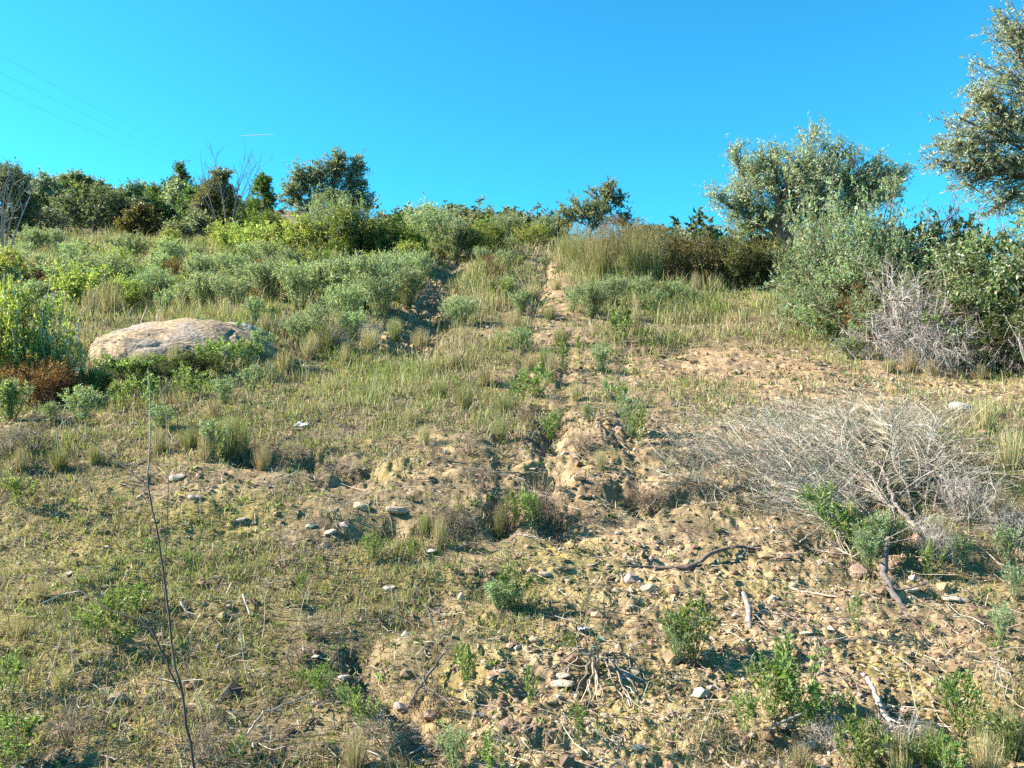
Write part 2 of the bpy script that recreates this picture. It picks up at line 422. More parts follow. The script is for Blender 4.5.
def sprout(r, Pn, k, length, spread, m=4, t0=0.3, t1=1.0, up=0.0, lenfall=0.4, flat=1.0):
    """children polylines from parents Pn (n,mm,3): k each"""
    n, mm, _ = Pn.shape
    t = r.uniform(t0, t1, (n, k)) * (mm - 1)
    i = np.minimum(t.astype(int), mm - 2); f = (t - i)[..., None]
    ii = np.arange(n)[:, None]
    a, b = Pn[ii, i], Pn[ii, i + 1]
    p0 = a + (b - a) * f
    T = unit(b - a)
    d = unit(T * np.array([1, 1, (1 + flat) / 2]) + spread * r.normal(size=T.shape) * np.array([1, 1, flat]) + np.array([0, 0, up]))
    L = length * (1 - lenfall * t / (mm - 1)) * r.uniform(0.6, 1.25, (n, k))
    s = np.linspace(0, 1, m)
    c = r.normal(size=d.shape) * 0.30
    pts = p0[:, :, None] + L[..., None, None] * (s[:, None] * d[:, :, None] + (s ** 2)[:, None] * c[:, :, None] + np.array([0, 0, 1.0]) * (up * 0.3) * (s ** 2)[:, None])
    return pts.reshape(n * k, m, 3)

def along(r, Pn, k, t0=0.15, t1=1.0):
    n, mm, _ = Pn.shape
    t = r.uniform(t0, t1, (n, k)) * (mm - 1.001)
    i = t.astype(int); f = (t - i)[..., None]; ii = np.arange(n)[:, None]
    a, b = Pn[ii, i], Pn[ii, i + 1]
    return (a + (b - a) * f).reshape(-1, 3), unit(b - a).reshape(-1, 3)

def taper(n, m, r0, r1): return np.broadcast_to(np.linspace(r0, r1, m), (n, m))

# palettes (linear albedo)
OLIVE = [(5, (.15, .17, .105)), (3, (.205, .225, .16)), (2, (.11, .13, .07)), (.8, (.32, .33, .27))]
SILVER = [(4, (.20, .255, .145)), (3, (.15, .20, .09)), (1.4, (.27, .32, .20)), (.5, (.24, .17, .09))]
GREENB = [(4, (.10, .155, .035)), (3, (.15, .205, .05)), (2, (.06, .10, .025)), (.6, (.26, .27, .08))]
LIME = [(4, (.19, .25, .05)), (3, (.25, .29, .10)), (2, (.11, .16, .04)), (1, (.33, .34, .19))]
BROOM = [(4, (.18, .215, .125)), (3, (.235, .275, .17)), (1.5, (.11, .145, .065)), (1.3, (.29, .25, .16))]
DARKG = [(4, (.045, .07, .022)), (3, (.07, .10, .035)), (1, (.10, .12, .05))]
PINE = [(4, (.05, .085, .03)), (3, (.08, .125, .04)), (1, (.11, .15, .05))]
HOLM = [(4, (.085, .105, .07)), (3, (.12, .14, .09)), (1, (.16, .17, .12))]
BROWN = [(4, (.17, .085, .04)), (3, (.24, .13, .065)), (2, (.11, .06, .035)), (.6, (.14, .16, .07))]
OCHREB = [(4, (.085, .095, .032)), (3, (.125, .12, .045)), (2, (.06, .075, .022)), (1, (.19, .16, .07))]
WEED = [(4, (.13, .21, .065)), (3, (.18, .26, .10)), (2, (.085, .14, .04)), (.7, (.26, .30, .17))]
def _b(p, k, t=(1, 1, 1)): return [(w, tuple(min(.62, c * k * m) for c, m in zip(q, t))) for w, q in p]
WARM = (1.10, 1.0, .90)
OLIVE, BROOM, SILVER = _b(OLIVE, 1, (.90, 1, 1.14)), _b(BROOM, 1.05, (.88, 1, 1.14)), _b(SILVER, 1, (.88, 1, 1.2))
OLIVE, SILVER, HOLM, GREENB, LIME, BROOM, WEED, DARKG, PINE, OCHREB, BROWN = (_b(p, k, WARM) for p, k in ((OLIVE, 2.4), (SILVER, 1.6), (HOLM, 2.0), (GREENB, 1.4), (LIME, 1.45), (BROOM, 1.25), (WEED, 1.3), (DARKG, 1.3), (PINE, 1.3), (OCHREB, 1.35), (BROWN, 1.15)))
STRAW = [(4, (.47, .39, .24)), (3, (.39, .33, .18)), (2, (.26, .25, .12)), (2, (.58, .50, .35)), (1, (.22, .13, .09))]
GREYT = [(4, (.42, .39, .34)), (3, (.31, .28, .24)), (2, (.52, .485, .43)), (1.5, (.19, .155, .13))]

# ------------------------------------------------------------------ ground sheet
def build_ground():
    th = np.concatenate([np.linspace(-math.pi, -0.95, 26)[:-1], np.linspace(-0.95, -0.66, 110)[:-1], np.linspace(-0.66, 0.66, 860), np.linspace(0.66, 0.95, 110)[1:], np.linspace(0.95, math.pi, 26)[1:-1]])
    rr = np.concatenate([[0.02], np.linspace(0.3, 1.7, 24)[:-1], np.exp(np.linspace(math.log(1.7), math.log(26), 760)), np.exp(np.linspace(math.log(26), math.log(900), 130))[1:]])
    TH, RR = np.meshgrid(th, rr)
    X, Y = RR * np.sin(TH), RR * np.cos(TH)
    Z = H(X.ravel(), Y.ravel()).reshape(X.shape)
    nr, nt = X.shape
    idx = np.arange(nr * nt).reshape(nr, nt)
    A = idx[:-1]; B = np.roll(A, -1, 1); D = idx[1:]; E = np.roll(D, -1, 1)
    q = np.stack([A, D, E, B], -1).reshape(-1, 4)[:, ::-1]
    mb = MB()
    mb.add(np.stack([X, Y, Z], -1).reshape(-1, 3), (.3, .2, .1), Q=q)
    me = mb.mesh("ground", [M_SOIL], True)
    x, y = X.ravel(), Y.ravel()
    gr = f_grass(x, y)
    ba = np.clip(f_bare(x, y) * 1.0 + 0.35 - 0.55 * gr, 0, 1)
    ba *= 1 - 0.7 * sstep((y - 24) / 10)
    ba = np.clip(ba + 0.9 * fbm(x / .22, y / .2, 181, 3), 0, 1)
    rd = field(RED, x, y) * np.clip(.75 + fbm(x / .5, y / .5, 190, 2), 0, 1)
    rt = field(RUT_SHADE, x, y) * np.clip(.7 + 1.2 * fbm(x / .35, y / .3, 195, 3), 0, 1)  # rut litter and painted ground shade share this mask
    stripe = sstep((fbm(x / .55, y / .085, 197, 3) - .02) / .16) * np.clip(field(TRACK, x, y), 0, 1)
    rt = np.maximum(rt, .85 * stripe)
    for nm, v in (("red", rd), ("rut", rt), ("bare", ba), ("moss", 0.72 * f_moss(x, y) * sstep((16 - y) / 6) + 0.5 * f_green(x, y) * gr)):
        a = me.attributes.new(nm, 'FLOAT', 'POINT'); a.data.foreach_set("value", np.clip(v, 0, 0.9).astype(np.float32))
    o = link("ground", me)
    n0 = me.polygons[len(me.polygons) // 2].normal
    if n0.z < 0: me.flip_normals()
    tag(o, kind='structure')
build_ground()

# ------------------------------------------------------------------ stuff: grass, gravel, litter
def scatter(n, ymin, ymax, umax=1.12, r=rng):
    # thinner beyond the sides of the view
    y = np.exp(r.uniform(math.log(ymin), math.log(ymax), n))
    u = r.uniform(-1, 1, n)
    u = np.where(np.abs(u) < .82, u / .82 * .76, np.sign(u) * (.76 + (np.abs(u) - .82) / .18 * (umax - .76)))
    return u * y, y

def blades(mb, x, y, hgt, wid, lean, cols, r):
    """two-segment grass blades"""
    n = len(x)
    z = H(x, y, True) - 0.005
    B = np.stack([x, y, z], 1)
    a = r.uniform(0, 2 * np.pi, n); s = np.stack([np.cos(a), np.sin(a), np.zeros(n)], 1)
    b = r.uniform(0, 2 * np.pi, n); ln = np.stack([np.cos(b), np.sin(b), np.zeros(n)], 1) * (lean * r.uniform(0.2, 1.3, n))[:, None]
    h = hgt[:, None]; w = wid[:, None]
    M_ = B + ln * h * 0.35 + np.array([0, 0, 1.0]) * h * 0.6
    T_ = B + ln * h + np.array([0, 0, 1.0]) * h * np.maximum(0.25, 1 - 0.35 * lean[:, None])
    V = np.stack([B - s * w * .5, B + s * w * .5, M_ + s * w * .38, M_ - s * w * .38, T_], 1).reshape(-1, 3)
    i = np.arange(n)[:, None] * 5
    mb.add(V, np.repeat(cols, 5, 0), Q=i + np.array([0, 1, 2, 3]), T=i + np.array([3, 2, 4]))

def build_grass():
    r = np.random.default_rng(5)
    mbg, mbd = MB(), MB()
    # tufts
    n = 138000
    x, y = scatter(n, 1.7, 48, r=r)
    g = f_grass(x, y)
    pn = fbm(x / 0.45, y / 0.55, 140, 3); pn2 = fbm(x / 1.1, y / 1.3, 150, 2)
    keep = r.uniform(0, 1, n) < g ** 1.1 * np.clip(0.62 + 2.0 * pn, 0.08, 1.1)
    x, y, g, pn, pn2 = x[keep], y[keep], g[keep], pn[keep], pn2[keep]
    k = r.integers(5, 12, len(x))
    ti = np.repeat(np.arange(len(x)), k)
    tr = 0.012 + 0.0045 * y[ti]
    bx = x[ti] + r.normal(size=len(ti)) * tr; by = y[ti] + r.normal(size=len(ti)) * tr * 1.3
    green = f_green(bx, by)
    d = by
    zone = 0.025 + 0.10 * sstep((d - 4.5) / 4) + 0.14 * sstep((d - 9) / 10)
    tuft = r.lognormal(0, 0.35, len(x))[ti]
    zone = zone * (1 - .45 * green)
    hgt = zone * tuft * (0.55 + 0.7 * g[ti]) * r.uniform(0.5, 1.2, len(ti)) * np.clip(0.8 + 1.5 * pn2[ti] + 0.6 * pn[ti], .35, 1.7)
    wid = (0.0013 + 0.00065 * d) * r.uniform(0.7, 1.4, len(ti))
    lean = r.uniform(0.2, 1.1, len(ti))
    isg = r.uniform(0, 1, len(ti)) < np.clip(0.40 + 0.55 * green - 0.9 * fbm(bx / .8, by / .9, 160, 2), .08, .98)
    cg = pick(r, [(3, (.20, .27, .06)), (3, (.27, .33, .12)), (2, (.13, .19, .05)), (3, (.34, .35, .17))], len(ti))
    cd = pick(r, STRAW, len(ti))
    blades(mbg, bx[isg], by[isg], hgt[isg], wid[isg], lean[isg], cg[isg], r)
    ds = ~isg
    blades(mbd, bx[ds], by[ds], hgt[ds] * 1.1, wid[ds] * 0.8, lean[ds] * 1.2, cd[ds], r)
    # short matted dry and green blades close to the camera
    n = 265000
    x, y = scatter(n, 1.7, 12, r=r)
    g = f_grass(x, y); nz = fbm(x / .25, y / .3, 170, 3)
    keep = r.uniform(0, 1, n) < np.clip(1.15 * g - 0.08 + 1.8 * nz, .02, 1) * (1 - .88 * np.clip(field(BARE, x, y) * 1.2, 0, 1))
    x, y, g = x[keep], y[keep], g[keep]
    hh = (0.022 + 0.0045 * y) * r.lognormal(0, .45, len(x))
    ww = (0.0012 + 0.0007 * y) * r.uniform(.6, 1.3, len(x))
    cc = pick(r, [(3, (.40, .33, .22)), (3, (.25, .19, .12)), (2, (.58, .49, .36)), (3, (.13, .09, .065)), (4, (.25, .30, .09)), (2, (.36, .39, .16))], len(x))
    blades(mbd, x, y, hh, ww, r.uniform(.5, 1.8, len(x)), cc, r)
    # tall straw stalks in the mid slope
    n = 9000
    x, y = scatter(n, 5, 42, r=r)
    keep = (r.uniform(0, 1, n) < f_grass(x, y) ** 2)
    x, y = x[keep], y[keep]
    hh = (0.10 + 0.25 * sstep((y - 6) / 8)) * r.lognormal(0, 0.35, len(x))
    blades(mbd, x, y, hh, 0.0018 + 0.0005 * y, r.uniform(0.1, 0.7, len(x)), pick(r, STRAW, len(x)), r)
    tag(link("green_grass", mbg.mesh("green_grass", [M_GRASS])), "short green grass growing in patches over the slope", "grass", kind="stuff")
    tag(link("dry_grass", mbd.mesh("dry_grass", [M_GRASS])), "pale straw-coloured dry grass scattered over the slope", "dry grass", kind="stuff")
build_grass()

def icosphere():
    t = (1 + 5 ** .5) / 2
    v = np.array([(-1, t, 0), (1, t, 0), (-1, -t, 0), (1, -t, 0), (0, -1, t), (0, 1, t), (0, -1, -t), (0, 1, -t), (t, 0, -1), (t, 0, 1), (-t, 0, -1), (-t, 0, 1)], float)
    f = np.array([(0, 11, 5), (0, 5, 1), (0, 1, 7), (0, 7, 10), (0, 10, 11), (1, 5, 9), (5, 11, 4), (11, 10, 2), (10, 7, 6), (7, 1, 8), (3, 9, 4), (3, 4, 2), (3, 2, 6), (3, 6, 8), (3, 8, 9), (4, 9, 5), (2, 4, 11), (6, 2, 10), (8, 6, 7), (9, 8, 1)])
    return unit(v), f
def subdiv(v, f):
    c = {}; V = list(v); F2 = []
    def mid(a, b):
        k = (min(a, b), max(a, b))
        if k not in c: c[k] = len(V); V.append(unit((V[a] + V[b])[None])[0])
        return c[k]
    for a, b, d in f:
        x, y, z = mid(a, b), mid(b, d), mid(d, a)
        F2 += [(a, x, z), (b, y, x), (d, z, y), (x, y, z)]
    return np.array(V), np.array(F2)

def build_gravel():
    r = np.random.default_rng(9)
    v, f = icosphere()
    n = 172000
    x, y = scatter(n, 1.7, 22, r=r)
    ba = f_bare(x, y) * (1 - 0.6 * f_grass(x, y))
    keep = r.uniform(0, 1, n) < 0.06 + 0.42 * ba ** 1.5
    x, y = x[keep], y[keep]; n = len(x)
    s = np.minimum(0.0036 * r.lognormal(0, 0.55, n) * (1 + 0.20 * y), 0.035)
    z = H(x, y) + s * 0.2
    sh = s[:, None, None] * r.uniform(0.6, 1.25, (n, 1, 3)) * (1 + 0.28 * r.normal(size=(n, 12, 1))).clip(0.5, 1.5) * np.array([1.15, 1.15, 0.75])
    V = v[None] * sh + np.stack([x, y, z], 1)[:, None]
    cols = pick(r, [(5, (.38, .28, .17)), (4, (.26, .185, .11)), (2, (.45, .38, .28)), (0.7, (.56, .49, .40)), (.6, (.30, .20, .13)), (1, (.16, .12, .08))], n, 0.15)
    cols = cols * (1 + field(RED, x, y)[:, None] * np.array([.05, -.10, -.18]))
    mb = MB()
    mb.add(V.reshape(-1, 3), np.repeat(cols, 12, 0), T=(np.arange(n)[:, None, None] * 12 + f[None]).reshape(-1, 3))
    tag(link("gravel", mb.mesh("gravel", [M_STONE])), "loose ochre gravel and clods strewn over the bare soil", "gravel", kind="stuff")
build_gravel()

def build_litter():
    r = np.random.default_rng(13)
    n = 18500
    x, y = scatter(n, 1.7, 14, r=r)
    L = r.lognormal(-3.1, 0.55, n) * (1 + 0.05 * y)
    a = r.uniform(0, 2 * np.pi, n)
    dx, dy = np.cos(a) * L, np.sin(a) * L
    s = np.linspace(-.5, .5, 4)
    bx = x[:, None] + dx[:, None] * s + r.normal(size=(n, 4)) * L[:, None] * 0.06
    by = y[:, None] + dy[:, None] * s + r.normal(size=(n, 4)) * L[:, None] * 0.06
    bz = H(bx.ravel(), by.ravel()).reshape(n, 4)
    bz = np.maximum(bz, bz.mean(1, keepdims=True)) + 0.004 + r.uniform(0, 0.25, (n, 1)) * L[:, None] * (s + .5)[None]
    mb = MB()
    R_ = (0.0008 + 0.0003 * y)[:, None] * np.linspace(1.2, 0.6, 4)[None] * r.uniform(0.6, 1.3, (n, 1))
    tubes(mb, np.stack([bx, by, bz], -1), R_, 3, pick(r, [(4, (.34, .28, .20)), (3, (.22, .17, .12)), (2, (.45, .40, .32)), (1, (.10, .08, .06))], n))
    tag(link("twig_litter", mb.mesh("twig_litter", [M_TWIG])), "fine dead twigs and stalks littering the ground", "twig litter", kind="stuff")
    # low leafy ground cover
    n = 16000
    x, y = scatter(n, 1.7, 30, r=r)
    keep = r.uniform(0, 1, n) < 0.07 + 0.55 * f_green(x, y) + 0.35 * f_grass(x, y) * sstep((y - 6) / 5)
    x, y = x[keep], y[keep]; n = len(x); k = 7
    c = np.stack([x, y, H(x, y) - 0.002], 1)
    B = np.repeat(c, k, 0) + r.normal(size=(n * k, 3)) * np.array([1, 1, 0.15]) * (0.008 + 0.002 * np.repeat(y, k))[:, None]
    a = r.uniform(0, 2 * np.pi, n * k)
    D = np.stack([np.cos(a), np.sin(a), r.uniform(0.2, 1.6, n * k)], 1)
    Lf = (0.014 + 0.004 * np.repeat(y, k)) * r.uniform(0.5, 1.3, n * k)
    mb = MB()
    leaves(mb, B, D, Lf, Lf * 0.42, pick(r, WEED + [(3, (.17, .17, .07)), (2, (.20, .16, .09))], n * k), r=r)
    tag(link("ground_cover", mb.mesh("ground_cover", [M_LEAF])), "low green ground cover of tiny leaves between stones and grass", "ground cover", kind="stuff")
build_litter()

# ------------------------------------------------------------------ plant templates (height about 1 m)
def stems(r, n, h, spread, m=6, base=0.06, curve=0.25, hv=0.3):
    a = r.uniform(0, 2 * np.pi, n); rad = np.sqrt(r.uniform(0, 1, n))
    tip = np.stack([np.cos(a) * rad * spread, np.sin(a) * rad * spread, h * (1 - hv * rad ** 2 * r.uniform(0.3, 1.6, n))], 1)
    b = np.stack([np.cos(a) * rad * base, np.sin(a) * rad * base, np.full(n, -0.04)], 1)
    s = np.linspace(0, 1, m)[None, :, None]
    mid = r.normal(size=(n, 1, 3)) * curve * np.array([1, 1, .3])
    return b[:, None] + (tip - b)[:, None] * s + mid * (s * (1 - s)) + np.array([0, 0, 1.0]) * 0.15 * h * np.sin(s * np.pi) * rad[:, None, None]

def weed_mesh(seed, n=14, h=1.0, spread=0.35, leaf=0.15, lw=0.036, per=26, pal=WEED, side=3, sidelen=0.28, stemcol=(.20, .19, .09), rad=0.008, name="weed"):
    r = np.random.default_rng(seed); mb = MB()
    S = stems(r, n, h, spread)
    tubes(mb, S, taper(n, S.shape[1], rad, rad * .35), 4, stemcol, 1)
    B, T = along(r, S, per, 0.12, 1.0)
    allp = [(B, T)]
    if side:
        s2 = sprout(r, S, side, sidelen, 0.45, t0=0.35, t1=0.95, up=0.4)
        tubes(mb, s2, taper(len(s2), s2.shape[1], rad * .5, rad * .25), 3, stemcol, 1)
        allp.append(along(r, s2, max(4, per // 3), 0.1, 1.0))
    for B, T in allp:
        n_ = len(B)
        D = unit(T * 0.75 + unit(r.normal(size=(n_, 3))) * 0.85)
        L = leaf * r.uniform(0.45, 1.2, n_)
        leaves(mb, B, D, L, lw * r.uniform(0.7, 1.3, n_) * 1.0, pick(r, pal, n_), 0, r=r)
    return mb.mesh(name, [M_LEAF, M_TWIG])

def bush_meshes(seed, h=1.0, w=0.6, n=26, k1=7, k2=5, leaf=0.045, lw=0.016, per=9, pal=GREENB, stemcol=(.17, .13, .09), rad=0.012, up=0.25, sub=0.22, hv=0.55, extra=None, names=("foliage", "branches")):
    """dense rounded bush: returns foliage mesh, branch mesh"""
    r = np.random.default_rng(seed); mf, mt = MB(), MB()
    S = stems(r, n, h * 0.9, w, base=0.10 * w, curve=0.3, hv=hv)
    tubes(mt, S, taper(n, S.shape[1], rad, rad * .35), 4, stemcol)
    s1 = sprout(r, S, k1, sub * 1.6, 0.6, t0=0.15, t1=1.0, up=up)
    tubes(mt, s1, taper(len(s1), s1.shape[1], rad * .4, rad * .2), 3, stemcol)
    s2 = sprout(r, s1, k2, sub * 0.8, 0.7, t0=0.2, t1=1.0, up=up)
    B, T = along(r, s2, per, 0.0, 1.0)
    B[:, 2] = np.maximum(B[:, 2], 0.0)
    n_ = len(B)
    D = unit(T * 0.6 + unit(r.normal(size=(n_, 3))))
    L = leaf * r.uniform(0.5, 1.25, n_)
    # colour differs a little from shoot to shoot
    shoot = np.repeat(1 + 0.16 * r.normal(size=len(s1)), k2 * per).clip(0.55, 1.5)[:, None]
    leaves(mf, B, D, L, lw * L / leaf * r.uniform(0.8, 1.2, n_), pick(r, pal, n_) * shoot, r=r)
    return mf.mesh(names[0], [M_LEAF]), mt.mesh(names[1], [M_TWIG])

def clump_mesh(seed, n=260, h=1.0, spread=0.4, pal=STRAW, wid=0.010, name="grass_clump", heads=0.0, headcol=(.30, .19, .12)):
    r = np.random.default_rng(seed); mb = MB()
    S = stems(r, n, h, spread, m=5, base=0.16, curve=0.25, hv=0.5)
    m = S.shape[1]
    a = r.uniform(0, np.pi, n); s = np.stack([np.cos(a), np.sin(a), 0 * a], 1)[:, None]
    w = wid * np.array([1, .9, .7, .45, .08])[None, :, None] * r.uniform(.6, 1.3, (n, 1, 1))
    V = np.stack([S - s * w * .5, S + s * w * .5], 2)
    idx = np.arange(n * m * 2).reshape(n, m, 2)
    q = np.stack([idx[:, :-1, 0], idx[:, :-1, 1], idx[:, 1:, 1], idx[:, 1:, 0]], -1).reshape(-1, 4)
    mb.add(V.reshape(-1, 3), np.repeat(pick(r, pal, n), m * 2, 0), Q=q)
    if heads:
        kk = r.uniform(0, 1, n) < heads
        tips = np.repeat(S[kk, -1], 10, 0); tips = tips + r.normal(size=tips.shape) * np.array([.012, .012, .045])
        leaves(mb, tips, r.normal(size=tips.shape) * .4 + np.array([0, 0, 1]), 0.045, 0.010, pick(r, [(1, headcol)], len(tips)), r=r)
    return mb.mesh(name, [M_GRASS])

def dead_shrub_mesh(seed, n=22, h=1.0, spread=0.6, k=6, droop=0.5, pal=GREYT, rad=0.009, name="dead_shrub", sub=0.4):
    r = np.random.default_rng(seed); mb = MB()
    S = stems(r, n, h, spread, m=7, base=0.1, curve=0.6, hv=0.6)
    s_ = np.linspace(0, 1, 7)[None, :, None]
    S = S - np.array([0, 0, 1.0]) * droop * h * (s_ ** 3) * r.uniform(0, 1, (n, 1, 1))
    tubes(mb, S, taper(n, 7, rad, rad * .3), 4, pick(r, pal, n))
    s1 = sprout(r, S, k, sub, 0.55, m=5, t0=0.25, up=-0.1)
    tubes(mb, s1, taper(len(s1), 5, rad * .45, rad * .18), 3, pick(r, pal, len(s1)))
    s2 = sprout(r, s1, 5, sub * .5, 0.7, m=4, t0=0.1, up=-0.25)
    tubes(mb, s2, taper(len(s2), 4, rad * .24, rad * .12), 3, pick(r, pal, len(s2)))
    return mb.mesh(name, [M_TWIG])

# ------------------------------------------------------------------ labels
LAND = [("the boulder", 175, 335), ("the brushwood heap", 850, 460), ("the dark fallen stick", 690, 562), ("the charred stump", 895, 590),
        ("the splayed dead roots", 600, 680), ("the olive tree", 805, 190), ("the big silvery bush", 845, 290), ("the tall bare stem", 170, 600),
        ("the deep soil hollow", 548, 500), ("the top of the track", 545, 250), ("the bushy grey-green tree", 325, 190), ("the tall straw-green grass", 620, 262),
        ("the pale flat stone", 397, 512), ("the grey dead shrubs", 930, 335), ("the short upright stick", 748, 617), ("the green grass patch", 365, 375),
        ("the bare stony patch", 740, 375), ("the left rut", 430, 310), ("the two pale stones", 560, 686), ("the egg-shaped brown stone", 117, 700)]
PLACED = []   # (object, base label, category, group, px, py)
def proj(p): return 512 + p[0] / p[1] * F, 384 - p[2] / p[1] * F
def note(o, desc, cat, group, p):
    px, py = proj(p)
    o['category'] = cat
    if group: o['group'] = group
    PLACED.append([o, desc, px, py])
def finish_labels():
    out = {}
    for o, desc, px, py in PLACED:
        best = min(LAND, key=lambda l_: math.hypot(l_[1] - px, (l_[2] - py) * 1.3))
        dx, dy = px - best[1], py - best[2]
        if abs(dx) > abs(dy) * 1.3: rel = "right of" if dx > 0 else "left of"
        else: rel = "below" if dy > 0 else "above"
        out.setdefault((desc, rel, best[0]), []).append((px, py, o))
    ords = ["first", "second", "third", "fourth", "fifth", "sixth", "seventh", "eighth", "ninth", "tenth", "eleventh", "twelfth", "thirteenth", "fourteenth", "fifteenth",
            "sixteenth", "seventeenth", "eighteenth", "nineteenth", "twentieth"]
    for (desc, rel, lm), L in out.items():
        L.sort(key=lambda t: (t[0], t[1]))
        for i, (px, py, o) in enumerate(L):
            if len(L) == 1: o['label'] = f"{desc} {rel} {lm}"
            elif i == 0: o['label'] = f"leftmost {desc} {rel} {lm}"
            elif i == len(L) - 1: o['label'] = f"rightmost {desc} {rel} {lm}"
            elif i < 20: o['label'] = f"{desc} {rel} {lm}, {ords[i]} from left"
            else: o['label'] = f"{desc} {rel} {lm}, {ords[len(L) - 1 - i] if len(L) - 1 - i < 20 else 'middle'} from right"

def plant_thing(name, meshes, loc, sc, rz, desc, cat, group, label=None):
    """meshes: one mesh -> one object; list of (part name, mesh) -> an Empty with parts"""
    if isinstance(meshes, bpy.types.Mesh):
        o = link(name, meshes)
    else:
        o = link(name, None); o.empty_display_size = 0.1
        for pn, me in meshes: link(pn, me, o)
    o.location = loc
    o.scale = sc if hasattr(sc, '__len__') else (sc, sc, sc)
    o.rotation_euler = (0, 0, rz)
    if label: tag(o, label, cat, group)
    else: note(o, desc, cat, group, loc)
    return o

# templates
def bm(*a, **k):
    f, b = bush_meshes(*a, **k); return [("foliage", f), ("branches", b)]
T_WEED = [weed_mesh(100 + i, n=nn, spread=sp) for i, (nn, sp) in enumerate([(11, .48), (7, .38), (14, .6)])]
T_SILV = [weed_mesh(110 + i, n=nn, spread=sp, pal=SILVER, leaf=.10, lw=.022, per=36) for i, (nn, sp) in enumerate([(22, .45), (28, .55), (16, .4)])]
T_BROOM = [weed_mesh(120 + i, n=nn, spread=sp, pal=_b(BROOM, [1.35, 1.15, 1.5][i]), leaf=.085, lw=.014, per=60, side=5, sidelen=.35, stemcol=(.17, .18, .09)) for i, (nn, sp) in enumerate([(34, .60), (44, .70), (28, .5)])]
T_GREEN = [bm(130, w=.62, pal=GREENB, leaf=.042, lw=.021, per=13), bm(131, w=.75, pal=GREENB, leaf=.042, lw=.02, n=30, per=13)]
T_LIME = [bm(140, w=.62, pal=LIME, leaf=.055, lw=.024, n=22), bm(141, w=.7, pal=LIME, leaf=.055, lw=.022, n=26)]
T_OLIVEB = [bm(150, w=.6, pal=SILVER, leaf=.034, lw=.0125, per=15, k1=8), bm(151, w=.7, pal=_b(SILVER, .85), leaf=.034, lw=.0125, per=15, k1=8)]
T_OCHRE = [bm(160, w=.65, pal=OCHREB, leaf=.04, lw=.018), bm(161, w=.8, pal=OCHREB, leaf=.04, lw=.018, n=30)]
T_BROWN = [bm(170, w=.6, pal=BROWN, leaf=.05, lw=.012, n=30, per=7, stemcol=(.2, .1, .06)), bm(171, w=.7, pal=BROWN, leaf=.05, lw=.012, n=26, per=6, stemcol=(.2, .1, .06))]
T_EDGE = [bm(185, w=.68, pal=[(4, (.18, .235, .10)), (2, (.26, .32, .16)), (1.4, (.46, .48, .36)), (1, (.10, .13, .05))], leaf=.04, lw=.021, n=34, per=13), bm(186, w=.7, pal=[(4, (.16, .22, .09)), (2, (.25, .30, .15)), (1.2, (.45, .47, .35))], leaf=.04, lw=.021, n=34, per=13)]
T_DARK = [bm(180, w=.6, pal=DARKG, leaf=.042, lw=.02, per=12), bm(181, w=.7, pal=DARKG, leaf=.042, lw=.02, per=12)]
T_CLUMP = [clump_mesh(190), clump_mesh(191, pal=[(3, (.27, .26, .12)), (2, (.19, .22, .08)), (2, (.36, .32, .18))], n=320), clump_mesh(192, n=180, spread=.3)]
T_REED = [clump_mesh(195, n=420, spread=.45, pal=[(3, (.24, .25, .11)), (2, (.33, .27, .13)), (2, (.26, .22, .10)), (1, (.42, .36, .2))], heads=.4, headcol=(.34, .25, .15), name="tall_grass"), clump_mesh(196, n=380, spread=.5, pal=[(3, (.24, .24, .11)), (2, (.30, .27, .13))], heads=.3, name="tall_grass", headcol=(.32, .27, .15))]
T_DEAD = [dead_shrub_mesh(200), dead_shrub_mesh(201, n=30, spread=.7, droop=.8), dead_shrub_mesh(202, n=16, spread=.45, droop=.3)]
T_TWIGGY = [dead_shrub_mesh(205, n=20, pal=[(3, (.30, .22, .15)), (2, (.42, .33, .23)), (2, (.16, .11, .08))], name="dry_twiggy_plant"), dead_shrub_mesh(206, n=14, spread=.7, pal=[(3, (.34, .27, .19)), (2, (.22, .16, .11)), (2, (.46, .38, .28))], name="dry_twiggy_plant")]
T_WHITE = [weed_mesh(210, n=12, spread=.4, pal=LIME, leaf=.07, lw=.03, stemcol=(.55, .52, .44), rad=.012, per=30, side=4)]

